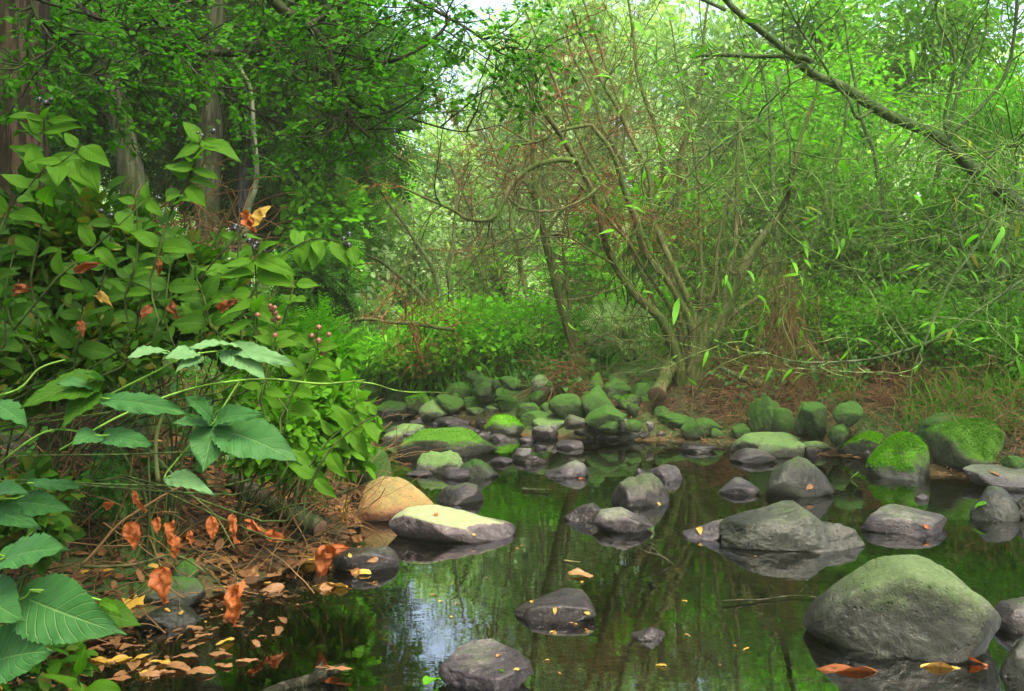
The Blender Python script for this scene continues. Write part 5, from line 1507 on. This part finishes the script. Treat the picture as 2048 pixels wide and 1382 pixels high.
bramble('long bare green cane arching right over the far boulders', [([(560, 800), (640, 770), (730, 765), (800, 783), (870, 785), (900, 786)], 4, 1.2)], [(700, 800, 730, 790, 14, 'hyper'), (715, 795, 700, 782, 12, 'hyper')], 2.4, 965)
berry_shoot('small upright plant with three smooth leaves at the bottom left corner', [(168, 1400), (160, 1370), (158, 1345)], 1.1, 40, 1, 968, name='seedling', lw=.4, to_ground=False,
            extra=[(158, 1348, 168, 1284, 24), (170, 1382, 88, 1346, 52), (172, 1384, 238, 1378, 50), (168, 1390, 130, 1400, 44)], face=(0, -.5, .9))
bush('rough dark herb in the lower left corner under the bramble', 40, 1330, 1.5, 110, 80, 240, 'hyperdark', 'oval', .035, 970, name='undergrowth_bush')
berry_shoot('bright shoot with drooping leaves hanging over the water', [(600, 960), (650, 890), (690, 850), (715, 800)], 2.9, 52, 6, 971, mat='hyper', lw=.46, hang=.7)
berry_shoot('bright shoot reaching furthest right over the water', [(610, 990), (660, 900), (720, 850), (756, 830)], 2.8, 56, 5, 972, mat='hyper', lw=.46, hang=.7)

# ------------------------------------------------------------------ dead leaves
def leaf_thing(label, base, tip, width, mat, up, seed, group=None, serr=.05, arch=.2, fold=.2, name='dead_leaf', cat='leaf', stalk=None, crumple=.06):
    V, Q, uv = big_leaf(base, tip, width, up, seed, serr, fold, arch, nu=12, crumple=crumple)
    c = np.array(base)
    g = Geo().add(V, Q, None, uv)
    if stalk is None:
        return solo(name, g, M[mat], c, label, cat, group, use_uv=True)
    t = thing(name, label, cat, c, group)
    part('blade', g, M[mat], t, use_uv=True)
    part('stalk', tubes(Geo(), smooth_line([stalk, (np.array(stalk) + c) / 2 + np.array([.004, 0, .006]), c], 8), np.full(8, .0011), 5), M['twig_brown'], t)
    return t


HANG = [('large round orange dead leaf hanging in front of the rounded dark stone', 325, 1135, 328, 1212, 62, 2.2),
        ('veined orange dead leaf hanging left of the dangling pair', 262, 1048, 268, 1102, 44, 2.4),
        ('small orange dead leaf above the dangling pair', 315, 1034, 312, 1070, 20, 2.5),
        ('curled orange leaf, upper one of the dangling pair', 345, 1042, 334, 1088, 22, 2.4),
        ('curled orange leaf, lower one of the dangling pair', 352, 1072, 346, 1118, 28, 2.4),
        ('tiny orange dead leaf right of the dangling pair', 379, 1062, 380, 1090, 18, 2.5),
        ('oval orange dead leaf right of the tiny one', 424, 1034, 426, 1084, 30, 2.5),
        ('narrow twisted orange leaf next to the oval one', 466, 1030, 466, 1088, 22, 2.5),
        ('ragged red brown dead leaf drooping to the water', 472, 1172, 462, 1258, 46, 2.3),
        ('orange dead leaf drooping by the flat shore stone', 650, 1098, 640, 1164, 42, 3.0),
        ('second orange leaf at the flat shore stone, folded upward', 652, 1106, 696, 1092, 30, 3.0),
        ('orange leaf caught on the mossy log, the lower one', 532, 1066, 572, 1082, 26, 3.2),
        ('orange leaf caught on the mossy log, the upper one', 490, 1040, 524, 1064, 20, 3.2),
        ('small red orange scrap of leaf in the bank shade', 208, 1014, 226, 1006, 20, 2.6),
        ('long brown leaf hanging against the dim bank', 268, 985, 288, 1024, 24, 2.4),
        ('half yellow half orange leaf at the top of the shrub', 505, 452, 528, 410, 40, 2.0),
        ('burnt orange withered leaf under the half yellow leaf', 486, 425, 506, 462, 30, 2.0),
        ('maroon dead leaf in the middle of the berry shrub', 152, 545, 196, 525, 32, 2.0),
        ('small ochre dead leaf beside the dead branch tangle', 320, 516, 316, 552, 20, 2.2),
        ('rust brown leaf left in the berry shrub shade', 25, 585, 60, 572, 34, 2.0),
        ('orange brown round leaf low in the berry shrub', 162, 640, 164, 672, 22, 2.0),
        ('dark red leaf above the silvery bramble leaves', 300, 612, 280, 640, 26, 2.1),
        ('second dark red leaf above the silvery bramble leaves, further right', 340, 606, 352, 634, 30, 2.1),
        ('yellow brown leaf among the red ones', 196, 590, 220, 606, 30, 2.1),
        ('maroon leaf left of the black berried shoot', 440, 620, 470, 596, 30, 1.9)]
for k, (lab, bx, by, tx, ty, wpx, Y) in enumerate(HANG):
    wpx *= .75 if k > 16 else .88
    r = rs(1000 + k)
    b, q = at(bx, by, Y), at(tx, ty, Y - .02)
    mat = 'deadyellow' if k in (15, 23) else ('deadmaroon' if k > 16 else 'deadorange')
    leaf_thing(lab, b, q, wpx / F_PX * Y, mat, np.array([.35 * r.normal(), -1, .25]), 1000 + k, stalk=b + np.array([.01 * r.normal(), .02, .03]), arch=.25, fold=.3 * r.random(), crumple=.16 + .12 * r.random())

# leaves on stones, on the litter and afloat
def flat_leaf(label, px, py, Lpx, mat, seed, group, z=None, kind='big', ang=None, Y=None, tilt=.12, slim=1.0):
    r = rs(seed)
    if Y is None:
        z0 = 0.0 if z is None else z
        Y = F_PX * (CAM_H - z0) / (py - HY)
    p = at(px, py, Y)
    if z is not None: p[2] = z
    a = r.random() * 6.28 if ang is None else math.radians(ang)
    L = Lpx / F_PX * Y
    d = np.array([math.cos(a), math.sin(a), .08 * r.normal()])
    up = np.array([tilt * r.normal(), tilt * r.normal(), 1])
    if kind == 'plane':
        g = Geo(); scatter(g, 'plane', (p - d * L / 2)[None], d[None], up[None], [L])
        tubes(g, np.array([p - d * L * .85, p - d * L * .45]), np.array([.0015, .0015]), 5)
        return solo('fallen_leaf', g, M[mat], p, label, 'leaf', group)
    return leaf_thing(label, p - d * L / 2, p + d * L / 2, L * (.34 + .2 * r.random()) * slim, mat, up, seed, group, serr=0, arch=.05 + .06 * r.random(), fold=.1, name='fallen_leaf')


r0 = rs(1100)
AF = 'leaves afloat at the left shore'
for k, (px, py, L, m) in enumerate([(205, 1320, 62, 'deadyellow'), (238, 1318, 50, 'deadyellow'), (283, 1313, 46, 'deadyellow'), (320, 1323, 44, 'deadyellow'), (268, 1330, 52, 'deadtan'), (310, 1336, 60, 'deadtan'), (360, 1335, 70, 'deadtan'), (400, 1342, 64, 'deadtan'),
                                  (440, 1308, 52, 'deadtan'), (446, 1330, 44, 'deadtan'), (408, 1270, 36, 'deadtan'), (450, 1282, 44, 'deadyellow'), (495, 1320, 46, 'deadtan'), (330, 1344, 40, 'deadtan'), (180, 1306, 40, 'deadtan'), (370, 1312, 50, 'deadtan'), (290, 1350, 40, 'deadyellow')]):
    flat_leaf({'deadyellow': 'yellow leaf floating in the shallows at the lower left', 'deadtan': 'tan leaf floating in the shallows at the lower left'}[m], px, py, L, m, 1110 + k, AF, z=.004 + .0015 * (k % 4), ang=r0.normal() * 45 + (180 if k % 2 else 0))
for k in range(30):
    px = 180 + 400 * r0.random(); py = 1248 + 105 * r0.random() - .08 * (px - 300)
    flat_leaf('narrow brown leaf floating among the shore leaves', px, py, 12 + 42 * r0.random() ** 1.6, 'litter' if k % 3 else 'deadtan', 1140 + k, 'small leaves afloat at the left shore', z=.003 + .001 * (k % 5), ang=r0.normal() * 45)
LF = 'leaves lying on the left bank'
for k in range(70):
    px = 270 + 460 * r0.random(); py = 1010 + 170 * r0.random()
    Y = 3.6
    for _ in range(12):
        p = at(px, py, Y); z = max(0.01, gz(p[0], Y)); Y = .5 * Y + .5 * F_PX * (CAM_H - z) / (py - HY)
    m = ['deadtan', 'litter', 'deadyellow', 'deadtan', 'litter'][k % 5]
    flat_leaf({'deadtan': 'tan dead leaf lying on the left bank', 'litter': 'brown dead leaf lying on the left bank', 'deadyellow': 'yellow dead leaf lying on the left bank'}[m], px, py, 26 + 30 * r0.random(), m, 1200 + k, LF, Y=Y, tilt=.5)
for k, (px, py) in enumerate([(672, 1018), (690, 1003), (705, 992), (684, 1036), (660, 1000), (698, 1020)]):
    Y = 4.5
    for _ in range(12):
        p = at(px, py, Y); z = max(0.01, gz(p[0], Y)); Y = .5 * Y + .5 * F_PX * (CAM_H - z) / (py - HY)
    flat_leaf('crumpled golden brown leaf heaped against the tan boulder', px, py, 46, 'deadyellow' if k % 2 else 'deadtan', 1290 + k, 'golden leaves against the tan boulder', Y=Y - .05, tilt=.9)


def drop_on(o_name_label, px, py):
    """distance along the picture ray to the nearest stone"""
    best = None
    d = nrm(at(px, py, 1.0) - np.array([0, 0, CAM_H]))
    for o in ROCKS:
        ok, loc, n, i = o.ray_cast(Vector((0, 0, CAM_H)) - o.location, Vector(d))
        if ok:
            w = np.array(loc) + np.array(o.location)
            if best is None or w[1] < best[0][1]: best = (w, np.array(n))
    return best


ROCKS = [o for o in scene.objects if o.get('category') in ('rock', 'boulder')]
bpy.context.view_layer.update()
STONE_LEAVES = [('tiny yellow leaf on the left of the dark rock in the front pool', 1063, 1205, 12, 'deadyellow'), ('pair of yellow specks of leaf, front one on the dark pool rock', 1110, 1222, 14, 'deadyellow'), ('pale yellow leaf on the right end of the dark pool rock', 1174, 1226, 12, 'deadyellow'),
                ('round green yellow leaf on the front slab', 1004, 1344, 13, 'hyper'), ('small yellow leaf right on the front slab', 1032, 1340, 11, 'deadyellow'), ('tan leaf on the top edge of the front slab', 998, 1313, 14, 'deadtan'),
                ('small orange leaf on the pale capped rock', 872, 1030, 16, 'deadorange'), ('yellow crumb of leaf on the lilac side of the pale capped rock', 946, 1070, 8, 'deadyellow'), ('pale willow leaf stuck to the round grey stone by the right edge', 1961, 1010, 22, 'grass'),
                ('yellow green leaf on the low lilac ledge', 1400, 1062, 22, 'deadyellow'), ('tan leaves caught in the notch of the broad humped rock', 1640, 1038, 36, 'deadtan'), ('reddish leaf on the front of the flat wet lilac rock', 1851, 1053, 14, 'deadorange'),
                ('tan leaf on the front of the grey green dome boulder', 1618, 975, 18, 'deadtan'), ('pale leaf on the blue grey flat rock', 1990, 948, 20, 'deadtan'), ('yellow leaf on the flat dark shore stone', 700, 1112, 14, 'deadyellow'), ('tan leaf on the flat dark shore stone', 745, 1120, 22, 'deadtan'),
                ('yellow leaf on the smooth dark stone at the left', 335, 1222, 14, 'deadyellow'), ('second yellow leaf on the smooth dark stone at the left, further right', 362, 1226, 12, 'deadyellow'), ('yellow leaf at the foot of the dark angular rock', 1317, 1008, 10, 'deadyellow')]
for k, (lab, px, py, L, m) in enumerate(STONE_LEAVES):
    h = drop_on(lab, px, py)
    if h is None: continue
    p, n = h; r = rs(1320 + k)
    n = nrm(n * .8 + np.array([0, -.1, .5]))
    d = nrm(perp(n[None], r)[0]); ll = L / F_PX * p[1] * 1.15
    p = p + n * .004
    leaf_thing(lab, p - d * ll / 2, p + d * ll / 2, ll * .5, m, n, 1320 + k, serr=0, arch=.06, fold=.12, name='fallen_leaf')

# single floating leaves, plane leaves and sticks
flat_leaf('red leaf floating by the lilac arrowhead rock', 1163, 957, 14, 'deadorange', 1350, None, z=.006, ang=10)
flat_leaf('red leaf in the shallows left of the lumpy rock, front one', 817, 928, 14, 'deadorange', 1351, None, z=.012, ang=40)
flat_leaf('red leaf in the shallows against the lumpy rock', 762, 924, 14, 'deadorange', 1352, None, z=.02, ang=100)
flat_leaf('tan lobed leaf on the end of the sunken branch', 676, 1336, 52, 'deadtan', 1353, None, z=.05, ang=10, kind='plane')
flat_leaf('yellow lobed leaf propped on the left shore', 262, 1205, 52, 'deadyellow', 1354, None, Y=2.85, ang=150, kind='plane', tilt=.5)
flat_leaf('yellow leaf at the left shore beside the propped lobed leaf', 276, 1216, 34, 'deadtan', 1355, None, Y=2.8, ang=60, tilt=.4)
flat_leaf('big orange and green leaf floating right below the large smooth boulder', 1942, 1318, 60, 'deadorange', 1356, None, z=.012, ang=-35)
flat_leaf('long yellow green leaf floating below the large smooth boulder', 1880, 1330, 76, 'deadyellow', 1357, None, z=.006, ang=-8, slim=.45)
flat_leaf('large sunken brown lobed leaf in the front right water', 1650, 1352, 150, 'deadtan', 1358, None, z=-.03, ang=160, kind='plane')
flat_leaf('second sunken lobed leaf, right of the large one', 1840, 1362, 120, 'deadtan', 1359, None, z=-.04, ang=20, kind='plane')
flat_leaf('long red brown leaf floating over the sunken lobed leaf', 1690, 1336, 120, 'deadmaroon', 1360, None, z=.006, ang=-8, slim=.45)
flat_leaf('sunken orange leaf left of the big boulder', 1495, 1195, 52, 'deadtan', 1361, None, z=-.03, ang=20)
flat_leaf('dead leaves heaped at the left shoulder of the large smooth boulder', 1640, 1222, 46, 'deadtan', 1362, None, z=.05, ang=170)
flat_leaf('yellow leaf drifting in the lower right corner of the open pool', 1322, 1330, 24, 'deadyellow', 1363, None, z=.004, ang=150)
flat_leaf('pale floating leaf shaped like a stick in the mid pool', 1165, 1150, 60, 'deadtan', 1364, None, z=.004, ang=-12)
flat_leaf('small yellow leaf afloat in the mid pool', 1165, 1163, 12, 'deadyellow', 1365, None, z=.004)
flat_leaf('long pale grass leaf at the left edge of the front slab', 868, 1358, 60, 'grass', 1366, None, z=.02, ang=50)
for k in range(26):
    flat_leaf('tiny yellow leaf speck drifting on the pool', 620 + 900 * r0.random(), 1090 + 260 * r0.random(), 7 + 7 * r0.random(), 'deadyellow' if k % 2 else 'deadtan', 1370 + k, 'leaf specks drifting on the pool', z=.004)


def stick(label, pix, w0, w1, mat, seed, z=None, Y=None, side=(), name='stick'):
    q = []
    for p in pix:
        zz = p[2] if len(p) > 2 else (z or 0.01)
        yy = F_PX * (CAM_H - zz) / (p[1] - HY) if Y is None else Y
        a = at(p[0], p[1], yy); q.append(a)
    P = smooth_line(q, 18)
    P = P + .006 * np.stack([vnoise(P * 9, seed), vnoise(P * 9 + 5, seed), vnoise(P * 9 + 9, seed)], -1)
    R = np.linspace(w0, w1, 18) * .5 / F_PX * P[:, 1]
    t = thing(name, label, 'stick', P[0])
    part('twig', tubes(Geo(), P, R, 8, cap=True), M[mat], t)
    for s in side:
        i = s[0]
        e = P[i] + np.array(s[1])
        part('side_twig', tubes(Geo(), smooth_line([P[i], (P[i] + e) / 2 + .006, e], 8), np.linspace(R[i] * .6, R[i] * .25, 8), 5), M[mat], t)
    return t


stick('thick sunken branch slanting out of the bottom edge of the water', [(520, 1400, -.02), (590, 1368, .0), (640, 1348, .02), (690, 1334, .03)], 34, 16, 'bark_grey', 1401, side=[(9, (.02, .05, .03))])
stick('thin dark forked twig standing out of the mid pool', [(1345, 1128, .0), (1320, 1112, .03), (1290, 1104, .05), (1272, 1092, .07)], 4, 2, 'bark_dark', 1402, side=[(6, (-.06, .05, .03)), (10, (.02, .03, .05))])
stick('short pale floating stick in the mid pool', [(1130, 1118), (1150, 1122), (1160, 1124)], 4, 3, 'wood', 1403)
stick('long straight floating stick before the large smooth boulder', [(1440, 1204), (1530, 1196), (1600, 1190), (1660, 1196)], 4, 2, 'bark_dark', 1404, side=[(11, (.05, .03, .03))])
stick('grey wood chip floating below the upper pool', [(1046, 978), (1070, 980), (1098, 982)], 7, 4, 'bark_grey', 1405)
stick('thin bent grass stalk standing in the water right of the dome boulder', [(1713, 972, .0), (1700, 960, .06), (1716, 945, .10)], 3, 2, 'twig_green', 1406)
stick('pale brown stalk arching above the rounded dark stone', [(160, 1135, .30), (260, 1128, .34), (350, 1110, .33), (420, 1150, .2)], 7, 4, 'twig_brown', 1407, Y=2.7)
stick('yellow brown cane slanting up through the orange leaves', [(160, 1130), (230, 1060), (300, 1005), (380, 965)], 6, 4, 'straw', 1408, Y=2.5, name='cane')
stick('dark thin twig hanging over the left shore leaves', [(400, 1130), (440, 1170), (460, 1210), (466, 1240)], 4, 2, 'bark_dark', 1409, Y=2.6)
stick('reddish stalk slanting over the dim bank', [(300, 900), (380, 985), (430, 1030), (470, 1100)], 4, 3, 'twig_brown', 1410, Y=2.6)
stick('brown stalk with a bud hanging in the bank shade', [(335, 800), (318, 850), (312, 900), (318, 965)], 6, 10, 'twig_brown', 1411, Y=2.3)
stick('pale dead branch curving through the berry shrub', [(262, 448), (300, 455), (340, 475), (368, 495)], 13, 9, 'wood', 1412, Y=3.6, name='dead_branch')
stick('second pale dead branch below the curving one', [(245, 480), (290, 490), (320, 488), (360, 505)], 11, 6, 'wood', 1413, Y=3.6, name='dead_branch')
stick('dark twig running through the berry shrub to the half yellow leaf', [(400, 560), (440, 510), (480, 460), (510, 430)], 4, 2, 'bark_dark', 1414, Y=2.0)

# ------------------------------------------------------------------ hazy air between the trees
m, nt, out = new_mat('hazy air')
pv = nt.nodes.new('ShaderNodeVolumePrincipled')
pv.inputs['Color'].default_value = (.82, .95, .58, 1)
pv.inputs['Density'].default_value = .0021
pv.inputs['Anisotropy'].default_value = .2
nt.links.new(pv.outputs[0], out.inputs['Volume'])
g = Geo()
hx0, hx1, hy0, hy1, hz0, hz1 = -125, 125, -20, 158, -2, 26
V = [(x, y, z) for z in (hz0, hz1) for y in (hy0, hy1) for x in (hx0, hx1)]
g.add(V, [(0, 2, 3, 1), (4, 5, 7, 6), (0, 1, 5, 4), (2, 6, 7, 3), (0, 4, 6, 2), (1, 3, 7, 5)])
solo('haze', g, m, (0, 50, 0), 'pale green haze in the air of the wood', 'haze', kind='stuff', smooth=False)

# ------------------------------------------------------------------ light, air, camera
SUN_EL, SUN_AZ = 64.0, 145.0        # azimuth measured from straight ahead (+Y), positive to the right
w = bpy.data.worlds.new('World'); scene.world = w
w.use_nodes = True
wn = w.node_tree
bg = wn.nodes['Background']
sky = wn.nodes.new('ShaderNodeTexSky'); sky.sky_type = 'NISHITA'; sky.sun_disc = False
sky.sun_elevation = math.radians(SUN_EL); sky.sun_rotation = math.radians(SUN_AZ)
sky.air_density = 1.0; sky.dust_density = 7.0; sky.ozone_density = .4
wn.links.new(sky.outputs[0], bg.inputs['Color'])
bg.inputs['Strength'].default_value = 0.12
sl = bpy.data.lights.new('sun', 'SUN'); sl.energy = 1.2; sl.angle = math.radians(30); sl.color = (1, .95, .80)
so = bpy.data.objects.new('sun', sl); COL.objects.link(so)
e, a = math.radians(SUN_EL), math.radians(SUN_AZ)
so.rotation_euler = Vector((math.sin(a) * math.cos(e), math.cos(a) * math.cos(e), math.sin(e))).to_track_quat('Z', 'Y').to_euler()
so.location = (0, 0, 20)

cam = bpy.data.cameras.new('camera')
cam.sensor_width = 36; cam.lens = 36 * F_PX / 2048
cam.shift_y = -(691 - HY) / 2048
cam.clip_start = .05; cam.clip_end = 600
co = bpy.data.objects.new('camera', cam); COL.objects.link(co)
co.location = (0, 0, CAM_H); co.rotation_euler = (math.radians(90), 0, 0)
scene.camera = co
scene.view_settings.view_transform = 'Standard'
try: scene.view_settings.look = 'None'
except Exception: pass
scene.view_settings.exposure = 2.6
scene.view_settings.gamma = 1
scene.cycles.use_denoising = True
scene.cycles.max_bounces = 8
scene.cycles.transparent_max_bounces = 12
scene.cycles.diffuse_bounces = 4
scene.cycles.glossy_bounces = 3
scene.cycles.transmission_bounces = 4
scene.cycles.volume_bounces = 0
scene.cycles.caustics_reflective = False
scene.cycles.caustics_refractive = False
scene.cycles.sample_clamp_indirect = 6
